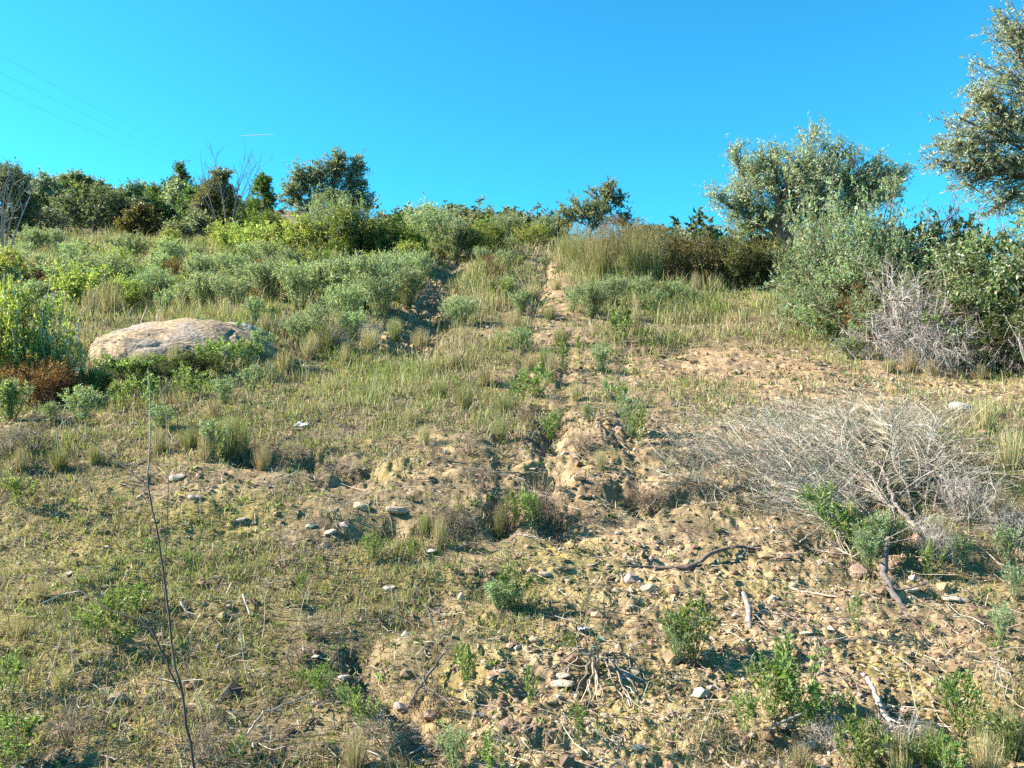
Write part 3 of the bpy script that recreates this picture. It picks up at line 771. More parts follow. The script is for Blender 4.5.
# kind -> (object name, templates, description, category, group)
KINDS = {
 'weed': ("leafy_weed", T_WEED, "green narrow-leaved weed", "weed", "green leafy weeds"),
 'silv': ("silvery_weed", T_SILV, "grey-green upright weed", "weed", "grey-green weeds"),
 'broom': ("broom_shrub", T_BROOM, "grey-green feathery shrub", "shrub", "feathery grey-green shrubs"),
 'green': ("green_bush", T_GREEN, "deep green rounded bush", "bush", "deep green bushes"),
 'lime': ("bright_bush", T_LIME, "yellow-green leafy bush", "bush", "yellow-green bushes"),
 'olive': ("silvery_bush", T_OLIVEB, "silvery green bush", "bush", "silvery green bushes"),
 'ochre': ("brownish_bush", T_OCHRE, "olive-brown dense bush", "bush", "olive-brown bushes"),
 'brown': ("withered_bush", T_BROWN, "rusty brown withered bush", "bush", "withered brown bushes"),
  'edge': ("glossy_bush", T_EDGE, "rounded grey-green glossy bush", "bush", "glossy bushes at the right edge"),
 'dark': ("dark_bush", T_DARK, "dark evergreen bush", "bush", "dark evergreen bushes"),
 'clump': ("grass_clump", T_CLUMP, "tuft of pale dry grass", "grass tuft", "dry grass tufts"),
 'reed': ("tall_grass_clump", T_REED, "stand of tall straw-green grass", "tall grass", "tall grass stands"),
 'dead': ("dead_shrub", T_DEAD, "leafless grey dead shrub", "dead shrub", "dead grey shrubs"),
 'twiggy': ("dry_twiggy_plant", T_TWIGGY, "brown twiggy dried-up plant", "dead plant", "dried-up twiggy plants"),
 'white': ("pale_stemmed_plant", T_WHITE, "pale-stemmed yellow-green plant", "plant", "pale-stemmed plants"),
}
pr = np.random.default_rng(77)
def put(kind, px, py, hpx, wf=1.0, d=None, label=None, var=None):
    """plant with its foot at image point (px,py), hpx pixels high; wf widens it"""
    nm, T, desc, cat, grp = KINDS[kind]
    p = P(px, py, d)
    s = hpx / F * p[1]
    k = int(pr.integers(len(T))) if var is None else var
    loc = p.copy(); loc[2] -= 0.02 * s
    q = plant_thing(nm, T[k], loc, (s * wf, s * wf * pr.uniform(.85, 1.15), s), pr.uniform(0, 6.28), desc, cat, grp, label)
    return q

for a in [
 # right-hand bank
 ('olive', 850, 340, 158, .62, None, None, 0), ('olive', 866, 345, 128, .7, None, None, 0), ('olive', 835, 342, 118, .72, None, None, 1), ('olive', 815, 335, 62, 1.1), ('olive', 870, 352, 90, 1.0), ('silv', 800, 330, 60, 1.2), ('silv', 830, 345, 50, 1.2),
 ('silv', 868, 352, 48, 1.2), ('brown', 884, 356, 78, .75), ('brown', 870, 350, 70, .8), ('brown', 845, 322, 70, .7), ('dark', 905, 340, 105, .85), ('edge', 985, 350, 112, 1.0), ('edge', 1030, 356, 130, .9),
 ('dark', 950, 340, 115, .8), ('dark', 985, 362, 60, 1.2), ('dark', 1030, 368, 70, 1.2), ('dead', 908, 362, 108, .62), ('dead', 925, 366, 80, .8), ('dead', 950, 370, 66, 1.0), ('dead', 972, 372, 70, .9), ('dead', 1000, 374, 60, 1.1), ('dead', 1035, 376, 75, .9), ('dead', 895, 362, 70, .9),
 ('dead', 885, 356, 50, 1.0), ('edge', 940, 335, 84, .9),
 # bushes below the olive tree
 ('ochre', 735, 288, 58, .9), ('ochre', 700, 288, 52, 1.0), ('ochre', 765, 288, 50, .9), ('lime', 785, 283, 42, 1.0), ('ochre', 672, 280, 48, 1.1), ('ochre', 645, 268, 42, 1.0),
 ('dark', 745, 290, 40, 1.1), ('olive', 775, 285, 36, 1.0),
 # tall grass stands by the top of the track
 ('reed', 588, 280, 50, .8), ('reed', 603, 284, 55, .7), ('reed', 640, 285, 62, .7), ('reed', 655, 286, 55, .6), ('reed', 615, 268, 50, .8), ('reed', 632, 270, 46, .8), ('reed', 575, 266, 42, .9), ('reed', 660, 272, 44, .8),
 # mid-slope right of the track
 ('broom', 592, 318, 32, 1.0), ('silv', 572, 312, 26, .9), ('weed', 621, 344, 40, .8), ('weed', 619, 346, 32, 1.0), ('broom', 612, 305, 26, 1.1), ('silv', 670, 308, 28, 1.1), ('silv', 642, 305, 30, 1.0), ('clump', 635, 335, 38, .8),
 ('silv', 690, 305, 18, 1.2), ('silv', 655, 315, 26, 1.0), ('broom', 545, 245, 26, 1.0), ('lime', 530, 250, 26, 1.2), ('lime', 480, 252, 26, 1.2), ('broom', 505, 246, 30, 1.1),
 # centre strip between the ruts
 ('broom', 505, 278, 26, 1.0), ('weed', 497, 305, 26, 1.2), ('weed', 480, 250, 30, 1.0), ('silv', 520, 315, 24, 1.1), ('broom', 460, 330, 30, 1.1), ('weed', 562, 372, 32, .8), ('clump', 552, 382, 32, .9), ('weed', 535, 398, 30, 1.1),
 ('weed', 520, 402, 26, 1.2), ('clump', 545, 370, 28, .9), ('silv', 603, 372, 30, .9), ('silv', 630, 440, 44, .7), ('weed', 640, 448, 40, .6), ('weed', 620, 410, 26, .7), ('silv', 608, 400, 22, .8), ('weed', 550, 445, 30, .6),
 ('silv', 558, 430, 22, .8), ('clump', 515, 330, 24, 1.1), ('clump', 485, 385, 26, 1.1), ('clump', 440, 400, 24, 1.2), ('clump', 455, 370, 22, 1.2),
 # large shrubs left of the track
 ('green', 352, 268, 60, .95), ('olive', 345, 266, 66, .8), ('lime', 300, 266, 46, 1.1), ('lime', 262, 264, 40, 1.1), ('lime', 235, 260, 34, 1.1), ('green', 385, 268, 44, 1.0), ('green', 410, 268, 38, .9), ('olive', 320, 258, 62, .8),
 ('green', 275, 252, 36, 1.2), ('lime', 225, 252, 30, 1.0), ('broom', 440, 258, 44, .9), ('broom', 425, 256, 50, .9), ('broom', 455, 262, 36, .9), ('lime', 470, 258, 34, 1.0), ('green', 490, 255, 30, 1.0),
 ('broom', 330, 312, 48, 1.0), ('broom', 365, 312, 52, 1.0), ('broom', 395, 300, 44, 1.0), ('broom', 300, 310, 44, 1.0), ('broom', 270, 302, 38, 1.0), ('broom', 245, 300, 34, 1.0), ('broom', 380, 322, 44, .9), ('broom', 345, 326, 40, .9),
 ('broom', 408, 310, 38, .9), ('broom', 420, 285, 32, .9), ('broom', 290, 285, 34, 1.0), ('broom', 230, 285, 30, 1.0), ('silv', 200, 290, 30, 1.1), ('silv', 320, 335, 34, 1.0), ('silv', 355, 340, 30, 1.1),
 ('silv', 300, 345, 30, 1.1), ('clump', 330, 352, 30, 1.1), ('clump', 310, 358, 28, 1.1), ('clump', 370, 352, 26, 1.1), ('clump', 345, 364, 24, 1.1), ('clump', 395, 340, 26, 1.1), ('dead', 340, 352, 26, 1.1), ('dead', 375, 345, 28, 1.0),
 # around the boulder
 ('lime', 6, 398, 100, .5), ('white', 22, 395, 110, .6), ('white', 50, 392, 92, .55), ('lime', 40, 395, 60, .7), ('white', 78, 396, 56, .6), ('brown', 30, 402, 50, 1.0), ('brown', 52, 404, 40, 1.0), ('brown', 38, 408, 50, 1.0), ('brown', 58, 404, 42, .9), ('brown', 75, 300, 34, 1.2), ('brown', 98, 285, 26, 1.2),
 ('brown', 155, 262, 24, 1.0), ('weed', 110, 382, 26, 1.2), ('weed', 135, 388, 30, 1.1), ('weed', 90, 402, 34, 1.0), ('weed', 160, 374, 20, 1.2), ('weed', 222, 374, 34, 1.1), ('weed', 245, 370, 30, 1.0), ('weed', 206, 368, 26, 1.1), ('weed', 185, 376, 22, 1.2), ('dark', 120, 378, 20, 1.5), ('dark', 172, 382, 20, 1.5),
 ('clump', 140, 368, 20, 1.2), ('clump', 175, 366, 26, 1.0), ('silv', 262, 360, 32, 1.0), ('silv', 12, 420, 40, .9), ('silv', 52, 426, 24, 1.2), ('silv', 82, 425, 38, 1.0), ('weed', 5, 425, 40, 1.0), ('weed', 120, 412, 34, .9), ('weed', 148, 410, 34, .9),
 ('weed', 190, 400, 32, 1.0), ('dark', 150, 390, 26, 1.4), ('dark', 195, 378, 26, 1.4), ('dark', 100, 392, 24, 1.3), ('silv', 250, 395, 30, 1.1), ('silv', 225, 405, 28, 1.1), ('clump', 270, 385, 28, 1.1), ('clump', 215, 420, 24, 1.2), ('clump', 285, 372, 26, 1.2),
 ('silv', 130, 300, 24, 1.1), ('silv', 255, 325, 28, 1.1), ('weed', 240, 340, 20, .9), ('clump', 200, 312, 24, 1.1), ('clump', 265, 335, 24, 1.1), ('broom', 165, 305, 28, 1.1), ('broom', 210, 305, 30, 1.1),
 ('lime', 12, 320, 34, 1.1), ('lime', 0, 300, 50, 1.0), ('silv', 45, 300, 38, 1.1), ('silv', 50, 318, 24, 1.1), ('clump', 225, 458, 50, 1.0), ('clump', 240, 456, 40, 1.0), ('silv', 215, 460, 40, 1.1), ('clump', 205, 462, 34, 1.0), ('clump', 190, 450, 26, 1.1), ('clump', 160, 452, 26, 1.1), ('weed', 22, 510, 36, 1.0),
 ('clump', 60, 470, 26, 1.2), ('clump', 95, 465, 24, 1.2), ('clump', 20, 470, 24, 1.3), ('clump', 330, 395, 22, 1.2), ('clump', 420, 350, 26, 1.1),
 # brush heap surroundings
 ('weed', 812, 520, 36, 1.2), ('weed', 838, 545, 44, 1.0), ('weed', 858, 560, 40, 1.0), ('silv', 870, 570, 44, .9), ('clump', 985, 430, 40, 1.0), ('clump', 1010, 470, 50, .9), ('clump', 965, 470, 36, 1.0), ('clump', 1000, 520, 40, 1.0), ('clump', 940, 545, 36, 1.0),
 ('silv', 960, 570, 36, 1.0), ('silv', 1005, 565, 40, 1.0), ('weed', 930, 580, 36, 1.0), ('dead', 960, 520, 60, .9), ('dead', 935, 560, 50, .8), ('clump', 850, 530, 36, 1.0), ('silv', 885, 555, 40, .9), ('dead', 1010, 545, 44, 1.0),
 ('clump', 890, 372, 16, 1.5), ('clump', 930, 376, 18, 1.5), ('clump', 980, 380, 18, 1.5), ('silv', 850, 360, 22, 1.5), ('clump', 910, 372, 26, 1.0),
 # foreground weeds
 ('weed', 905, 782, 46, .7), ('weed', 950, 795, 56, .6), ('clump', 930, 770, 50, 1.0), ('clump', 1010, 760, 56, .9), ('clump', 870, 750, 34, 1.0), ('dead', 900, 760, 50, 1.1), ('dead', 830, 752, 36, 1.1), ('clump', 800, 770, 30, 1.1),
 ('twiggy', 545, 530, 60, .7), ('twiggy', 560, 528, 40, 1.0), ('twiggy', 505, 535, 44, .6), ('twiggy', 650, 512, 30, 1.2), ('twiggy', 635, 512, 30, 1.0), ('twiggy', 300, 462, 26, 1.2), ('twiggy', 245, 466, 26, 1.1), ('clump', 262, 470, 30, 1.0), ('twiggy', 340, 475, 22, 1.3), ('twiggy', 430, 722, 44, .9), ('twiggy', 385, 745, 44, 1.1), ('twiggy', 320, 640, 34, 1.2), ('twiggy', 300, 660, 30, 1.0), ('twiggy', 70, 745, 50, 1.2), ('twiggy', 200, 760, 50, 1.1), ('twiggy', 460, 540, 34, 1.0), ('twiggy', 445, 530, 30, 1.0), ('twiggy', 10, 455, 36, 1.4), ('twiggy', 35, 450, 30, 1.3), ('twiggy', 430, 460, 24, 1.2), ('twiggy', 470, 455, 26, 1.2), ('clump', 410, 425, 22, 1.3), ('clump', 465, 410, 28, 1.1), ('clump', 500, 440, 26, 1.0), ('clump', 425, 445, 24, 1.2),
 ('clump', 532, 300, 20, 1.3), ('clump', 550, 320, 18, 1.3), ('silv', 520, 350, 22, 1.2), ('clump', 560, 345, 20, 1.3), ('weed', 580, 360, 22, 1.0), ('clump', 530, 372, 22, 1.3), ('clump', 575, 400, 22, 1.2), ('silv', 590, 425, 22, 1.0), ('clump', 505, 415, 24, 1.2), ('twiggy', 525, 425, 24, 1.2), ('twiggy', 580, 450, 24, 1.2), ('twiggy', 560, 410, 20, 1.2), ('clump', 600, 470, 22, 1.1), ('twiggy', 480, 490, 30, 1.1), ('silv', 545, 270, 16, 1.2), ('clump', 556, 290, 16, 1.3),
 ('weed', 512, 612, 44, 1.0), ('silv', 500, 610, 30, 1.3), ('weed', 692, 665, 62, .75), ('silv', 678, 662, 48, .8), ('weed', 532, 530, 40, .6), ('weed', 372, 562, 28, .8), ('weed', 412, 560, 20, .9), ('weed', 300, 596, 24, .5),
 ('weed', 788, 715, 72, 1.0), ('weed', 770, 720, 58, .9), ('weed', 810, 735, 50, .8), ('weed', 863, 775, 56, .9), ('weed', 846, 730, 34, .7), ('weed', 960, 735, 64, .6), ('weed', 856, 640, 44, .4), ('weed', 745, 735, 44, .7),
 ('weed', 569, 654, 16, 1.4), ('weed', 12, 775, 60, 1.0), ('weed', 8, 700, 40, .9), ('weed', 465, 690, 44, .5), ('weed', 322, 700, 34, .8), ('weed', 365, 735, 40, 1.0), ('weed', 350, 715, 30, .9), ('weed', 530, 712, 44, .5),
 ('weed', 578, 745, 40, .6), ('silv', 455, 775, 50, .8), ('weed', 490, 785, 50, .8), ('clump', 355, 770, 44, .9), ('weed', 1000, 775, 60, .8), ('clump', 985, 780, 60, .9), ('clump', 900, 785, 60, .9), ('weed', 930, 780, 44, .8), ('silv', 1015, 600, 36, .8),
 ('silv', 1000, 640, 34, .8), ('clump', 440, 545, 34, .9), ('clump', 425, 535, 26, .9), ('clump', 500, 540, 40, .5), ('weed', 515, 530, 36, .6), ('weed', 300, 690, 22, .8), ('weed', 240, 760, 24, .9), ('weed', 115, 625, 34, 1.2), ('weed', 95, 640, 30, 1.1),
 ('weed', 135, 615, 30, 1.1), ('weed', 120, 650, 26, 1.1), ('clump', 60, 690, 26, 1.2), ('clump', 40, 600, 24, 1.2), ('clump', 20, 640, 26, 1.2), ('silv', 160, 430, 26, 1.1),
]:
    put(*a)

# shrubs filling the upper slope, sown over the ground
fr = np.random.default_rng(31)
cnt = 0
taken = []
for i in range(900):
    y_ = math.exp(fr.uniform(math.log(13), math.log(34)))
    u = fr.uniform(-0.66, 0.28)
    x_ = u * y_
    px = 512 + u * F
    if px < 310 and y_ > 31: continue
    p = np.array([x_, y_, float(H(np.array([x_]), np.array([y_]))[0])])
    row = 384 - p[2] / y_ * F
    if row > 305 and px > 250: continue
    if row > 318: continue
    if px > 425 + (row - 250) * 0.0 and px < 470 and row > 262: continue
    if 525 < px < 560 or px > 700: continue
    if field(BARE, np.array([x_]), np.array([y_]))[0] > 0.4: continue
    s = fr.uniform(0.35, 0.85) * (1 + 0.004 * y_) * (0.6 if px > 470 else 1.0)
    if any((x_ - a) ** 2 + (y_ - b) ** 2 < (0.35 * (s + c)) ** 2 for a, b, c in taken): continue
    taken.append((x_, y_, s))
    kind = fr.choice(['broom', 'silv', 'lime', 'clump', 'weed', 'olive', 'green', 'brown', 'ochre'], p=[.22, .13, .13, .18, .05, .08, .06, .09, .06])
    nm, T, desc, cat, grp = KINDS[kind]
    wf = fr.uniform(0.8, 1.15)
    plant_thing(nm, T[int(fr.integers(len(T)))], p - np.array([0, 0, .03]), (s * wf, s * wf, s), fr.uniform(0, 6.28), desc, cat, grp)
    cnt += 1
    if cnt >= 190: break

# ------------------------------------------------------------------ trees
def tree(name, foot, trunk_pts, clumps, pal, label, cat, group=None, leaf=0.05, lw=0.016, twigs=60, k2=4, per=10, r0=0.12, trunkcol=(.20, .17, .13), seed=0, sub=0.35, mat_leaf=None, dense=0.75, up=0.15, needle=False):
    """foot: world point; trunk_pts and clumps relative to it; clump = (x,y,z,rx,ry,rz[,weight])"""
    r = np.random.default_rng(seed); mt, mf = MB(), MB()
    tp = np.array(trunk_pts, float)
    # resample trunk
    t = np.linspace(0, len(tp) - 1, 9); i = np.minimum(t.astype(int), len(tp) - 2); f = (t - i)[:, None]
    tk = tp[i] + (tp[i + 1] - tp[i]) * f + r.normal(size=(9, 3)) * 0.02
    tk[0, 2] = -0.15
    rad = np.linspace(r0, r0 * .5, 9)
    rad[0] *= 1.3
    tubes(mt, tk[None], rad[None], 8, trunkcol)
    for c in clumps:
        c0 = np.array(c[:3]); rc = np.array(c[3:6]); w = c[6] if len(c) > 6 else 1.0
        j = int(r.integers(5, 9)); s0 = tk[j]
        s = np.linspace(0, 1, 7)[:, None]
        bend = r.normal(size=3) * 0.12 * np.linalg.norm(c0 - s0)
        limb = s0 + (c0 - s0) * s + bend * s * (1 - s)
        tubes(mt, limb[None], np.linspace(r0 * .42, r0 * .12, 7)[None], 6, trunkcol)
        n = max(6, int(twigs * w))
        dirs = unit(r.normal(size=(n, 3)))
        rr_ = r.uniform(0.25, 1.0, (n, 1)) ** dense * (1 + 0.16 * r.normal(size=(n, 1)))
        end = c0 + dirs * rc * rr_
        t_ = r.uniform(0.45, 1.0, n)[:, None]
        st = limb[0] + (limb[-1] - limb[0]) * t_ + bend * t_ * (1 - t_) + dirs * rc * 0.05
        ss = np.linspace(0, 1, 5)[None, :, None]
        tw = st[:, None] + (end - st)[:, None] * ss + r.normal(size=(n, 1, 3)) * 0.12 * rc.mean() * ss * (1 - ss) * 3
        tubes(mt, tw, taper(n, 5, r0 * .10, r0 * .03), 3, trunkcol)
        s1 = sprout(r, tw, k2, sub, 0.6, m=4, t0=0.35, up=up)
        tubes(mt, s1, taper(len(s1), 4, r0 * .03, r0 * .012), 3, trunkcol)
        for par, kk in ((s1, per), (tw, per)):
            B, T = along(r, par, kk, 0.25, 1.0)
            n_ = len(B)
            D = unit(T * 0.7 + unit(r.normal(size=(n_, 3))) * 0.9)
            L = leaf * r.uniform(0.5, 1.25, n_)
            sh = np.repeat(1 + 0.15 * r.normal(size=len(par)), kk).clip(.6, 1.5)[:, None]
            leaves(mf, B, D, L, lw * L / leaf, pick(r, pal, n_) * sh, r=r)
    root = link(name, None, loc=foot); root.empty_display_size = .3
    link("trunk", mt.mesh("trunk", [M_TWIG], True), root)
    link("crown", mf.mesh("crown", [M_LEAF]), root)
    tag(root, label, cat, group)
    return root

def cl(d, foot, items):
    """clumps given as (px, py, r_px, rz_px[, weight]) at depth d (+dy)"""
    out = []
    for it in items:
        px, py, rx, rz = it[:4]; w = it[4] if len(it) > 4 else 1.0; dy = it[5] if len(it) > 5 else 0.0
        q = Q(px, py, d + dy) - foot
        out.append((q[0], q[1], q[2], rx / F * d, rx / F * d, rz / F * d, w))
    return out

# olive tree on the right
ft = P(812, 0, 20.5)
tree("olive_tree", ft, [(0, 0, 0), (-.35, 0, .55), (-.75, .1, 1.0), (-1.0, .1, 1.5)],
     cl(20.5, ft, [(738, 190, 24, 30, .9), (752, 165, 22, 22, .8, .6), (775, 175, 30, 32, 1.2), (800, 168, 30, 34, 1.2, -.4), (826, 170, 30, 36, 1.2, .5), (850, 172, 30, 30, 1.1), (875, 178, 26, 26, 1), (892, 185, 20, 22, .9, .5), (900, 172, 12, 12, .4),
                   (760, 215, 26, 24, .8), (790, 215, 28, 24, .9, .6), (820, 208, 30, 26, .9), (862, 200, 26, 24, .8), (712, 192, 12, 10, .25), (815, 132, 16, 14, .35), (735, 150, 12, 12, .25), (770, 150, 20, 16, .5), (840, 148, 18, 14, .4),
                   (745, 225, 16, 14, .4), (880, 165, 16, 14, .4), (735, 208, 18, 20, .6), (800, 190, 50, 40, 1.1), (850, 210, 30, 22, .7)]),
     OLIVE, "broad olive tree with a leaning trunk, standing against the sky", "tree", None, leaf=.085, lw=.027, twigs=54, k2=5, per=7, r0=.12, seed=301, sub=.38)
# large tree at the right edge
ft = P(1105, 0, 14.0)
tree("olive_tree", ft, [(0, 0, 0), (-.1, 0, 1.0), (-.2, .1, 2.0), (-.35, .1, 3.0)],
     cl(14, ft, [(1000, 65, 30, 46, .7), (960, 118, 24, 22, .45), (940, 150, 18, 22, .35), (1040, 40, 50, 50, 1.1), (985, 125, 36, 34, .8), (1010, 110, 40, 50, 1), (1060, 110, 60, 60, 1.2), (952, 140, 24, 24, .5), (950, 165, 24, 16, .4), (975, 165, 30, 22, .6), (975, 100, 22, 22, .5), (1000, 180, 30, 22, .6), (1000, 160, 36, 34, .8), (1050, 170, 50, 40, .8, -.3),
                 (1110, 60, 60, 70, 1.2), (1150, 130, 60, 60, 1), (1012, 30, 26, 24, .5), (980, 95, 16, 18, .3), (1005, 200, 30, 14, .4), (965, 185, 20, 12, .3), (990, 212, 24, 10, .25), (1030, 205, 30, 16, .5), (940, 165, 14, 10, .2), (1015, 20, 20, 20, .5)]),
     _b(OLIVE, 1.15), "tall airy olive tree cut off by the right edge", "tree", None, leaf=.080, lw=.024, twigs=34, k2=5, per=6, r0=.13, seed=302, sub=.36, dense=.55)

# small tree on the skyline at the centre
ft = P(590, 0, 30)
tree("skyline_tree", ft, [(0, 0, 0), (0, 0, .6), (.2, 0, 1.2)],
     cl(30, ft, [(600, 200, 15, 15, 1), (612, 188, 10, 9, .6), (582, 208, 18, 12, .9), (565, 215, 14, 12, .8), (598, 218, 26, 14, 1.1), (620, 200, 8, 8, .4), (625, 222, 12, 10, .6)]),
     HOLM, "small bushy tree on the skyline above the tall straw-green grass", "tree", None, leaf=.12, lw=.05, twigs=36, k2=4, per=7, r0=.06, seed=303, sub=.35)
# bushy grey-green tree left of centre
ft = P(325, 0, 34)
tree("bushy_tree", ft, [(0, 0, 0), (0, 0, .8), (.1, 0, 1.6)],
     cl(34, ft, [(300, 180, 14, 18, 1), (318, 170, 14, 18, 1), (338, 165, 13, 18, 1), (358, 178, 14, 22, 1), (330, 195, 30, 22, 1.4), (365, 200, 10, 16, .7), (290, 195, 12, 16, .8), (345, 205, 26, 18, 1.2), (340, 155, 7, 8, .3), (360, 162, 7, 9, .3), (310, 210, 26, 16, 1)]),
     _b(HOLM, 1.15, (.9, 1, 1.12)), "bushy grey-green tree with a ragged crown above yellow-green bushes", "tree", None, leaf=.13, lw=.05, twigs=50, k2=4, per=8, r0=.10, seed=304, sub=.42)

def conifer(px, rtop, rbase, d, wpx, label, seed, group=None):
    r = np.random.default_rng(seed); mt, mf = MB(), MB()
    foot = P(px, 0, d); top = Q(px, rtop, d)[2] - foot[2]
    tubes(mt, np.array([[[0, 0, -.2], [0.05, 0, top * .5], [0, 0, top]]]), np.array([[.12, .08, .01]]), 6, (.16, .12, .09))
    hb = max(0.3, Q(px, rbase, d)[2] - foot[2])
    n = 90
    t = r.uniform(0, 1, n); a = r.uniform(0, 6.28, n); L = (1 - t ** 1.2) * wpx / F * d * r.uniform(.6, 1.2, n) + .12
    b0 = np.stack([0 * t, 0 * t, hb * .5 + (top - hb * .5) * t], 1)
    dr = np.stack([np.cos(a), np.sin(a), r.uniform(-.1, .35, n)], 1)
    s = np.linspace(0, 1, 5)[None, :, None]
    S = b0[:, None] + dr[:, None] * L[:, None, None] * s + np.array([0, 0, .18]) * (s ** 2) * L[:, None, None]
    tubes(mt, S, taper(n, 5, .02, .006), 3, (.16, .12, .09))
    s1 = sprout(r, S, 6, .30, .6, t0=.2)
    for par, kk in ((s1, 12), (S, 14)):
        B, T = along(r, par, kk, .15, 1); n_ = len(B)
        leaves(mf, B, unit(T + .8 * unit(r.normal(size=(n_, 3)))), .16, .035, pick(r, _b(PINE, 1.5), n_), r=r)
    o = link("pine_tree", None, loc=foot)
    link("trunk", mt.mesh("trunk", [M_TWIG]), o); link("crown", mf.mesh("crown", [M_LEAF]), o)
    tag(o, label, "tree", group)
conifer(263, 176, 225, 42, 22, "narrow pointed young pine left of the bushy grey-green tree", 311)

ft = P(216, 0, 38)
tree("slope_tree", ft, [(0, 0, 0), (0, 0, .8), (0, 0, 1.6)],
     cl(38, ft, [(220, 176, 10, 12, .9), (212, 190, 16, 16, 1.1), (226, 198, 14, 18, 1.1), (206, 208, 16, 18, 1.1), (224, 215, 18, 16, 1), (212, 225, 24, 12, 1)]),
     [(4, (.20, .22, .075)), (3, (.26, .26, .10)), (1, (.28, .20, .09))], "upright olive-green tree with a pointed crown beside bare branches", "tree", None, leaf=.13, lw=.05, twigs=75, k2=4, per=9, r0=.06, seed=305)
ft = P(178, 0, 55)
tree("dark_tree", ft, [(0, 0, 0), (0, 0, 1), (0, 0, 2)],
     cl(55, ft, [(180, 178, 6, 8, .5), (180, 168, 5, 6, .4), (176, 190, 16, 14, 1.2), (188, 196, 16, 14, 1.2), (165, 205, 14, 12, 1), (180, 212, 20, 12, 1), (150, 205, 14, 12, 1)]),
     PINE, "dark green pine with a tufted top left of the bare branches", "tree", None, leaf=.22, lw=.07, twigs=40, k2=4, per=8, r0=.12, seed=306, sub=.6)
ft = P(75, 0, 95)
tree("umbrella_pine", ft, [(0, 0, 0), (0, 0, 2), (0, 0, 4)],
     cl(95, ft, [(66, 181, 7, 5, 1), (76, 179, 8, 5, 1), (86, 183, 8, 5, 1), (97, 186, 8, 4, .8)]),
     HOLM, "flat-topped umbrella pine on the far left skyline", "tree", None, leaf=.35, lw=.14, twigs=34, k2=4, per=7, r0=.2, seed=307, sub=.9)
for i, (px, d, it, pal, lab, nm) in enumerate([
    (95, 46, [(75, 212, 24, 22, 1.3), (100, 200, 24, 18, 1.3), (125, 203, 22, 18, 1.3), (98, 222, 38, 18, 1.5), (140, 212, 14, 16, 1), (60, 205, 14, 14, .8)], _b(HOLM, .72, (.9, 1, 1)), "wide silvery green tree below the umbrella pine", "wide_tree"),
    (145, 40, [(140, 214, 15, 14, 1.2), (128, 226, 18, 14, 1.2), (152, 228, 18, 14, 1.2)], OCHREB, "olive-brown low tree in front of the dark pines", "low_tree"),
    (40, 44, [(35, 218, 20, 18, 1), (55, 222, 18, 16, 1), (18, 222, 18, 20, 1)], _b(OLIVE, .55), "grey-green tree near the left edge below the skyline", "low_tree"),
    (0, 36, [(-6, 190, 18, 28, 1.2), (10, 178, 16, 18, 1.2), (24, 196, 14, 22, 1.2), (-10, 220, 30, 20, 1.2), (15, 222, 26, 18, 1.4), (30, 215, 18, 18, 1)], _b(HOLM, .7), "dark grey tree cut off by the left edge", "edge_tree"),
    (245, 44, [(246, 208, 12, 12, 1), (238, 220, 16, 12, 1), (255, 222, 14, 12, 1)], PINE, "low dark tree behind the yellow-green bushes", "low_tree"),
    (165, 50, [(150, 212, 16, 12, 1), (168, 215, 18, 14, 1.2), (188, 212, 16, 14, 1), (135, 208, 14, 10, .8)], DARKG, "dark green tree crowns between the low brown tree and the tufted pine", "low_tree"),
    (190, 34, [(196, 225, 14, 12, 1), (182, 232, 16, 10, 1)], _b(OLIVE, .6), "small grey-green tree left of the upright olive-green tree", "low_tree")]):
    ft = P(px, 0, d)
    tree(nm, ft, [(0, 0, 0), (0, 0, .6), (.1, 0, 1.2)], cl(d, ft, it), pal, lab, "tree", None, leaf=.15, lw=.06, twigs=40, k2=4, per=8, r0=.1, seed=320 + i, sub=.45)

# wooded band on the left skyline, tree by tree
bx_ = [-20, 0, 30, 45, 65, 100, 130, 160, 180, 200, 240]; by_ = [152, 158, 168, 174, 178, 181, 184, 182, 176, 186, 196]
bandr = np.random.default_rng(55)
PB = [_b(HOLM, .75, (.85, 1.05, 1)), _b(DARKG, 1.5), _b(OLIVE, .7), _b(PINE, 1.2), _b(HOLM, 1.0, (.85, 1.05, 1.05))]
PBN = ["grey-green crowned tree", "blackish green tree", "dull olive tree", "dark pine-green tree", "pale grey-green tree"]
for i, px in enumerate(np.arange(-12, 262, 13)):
    px = float(px + bandr.uniform(-4, 4)); top = np.interp(px, bx_, by_) + bandr.uniform(-2, 5); d = bandr.uniform(46, 66)
    ft = P(px, 0, d); k = int(bandr.integers(5)); w_ = bandr.uniform(10, 15)
    rt_ = tree("ridge_tree", ft, [(0, 0, 0), (.1, 0, .8), (0, 0, 1.6)], cl(d, ft, [(px, top + 10, w_ * .8, 10, 1), (px - 6, top + 20, w_, 11, 1), (px + 6, top + 22, w_, 11, 1), (px, top + 34, w_ * 1.2, 12, 1)]),
               PB[k], "x", "tree", "trees of the wooded left skyline", leaf=.20, lw=.085, twigs=36, k2=4, per=7, r0=.1, seed=800 + i, sub=.55)
    note(rt_, PBN[k] + " of the skyline wood", "tree", "trees of the wooded left skyline", Q(px, top + 10, d))

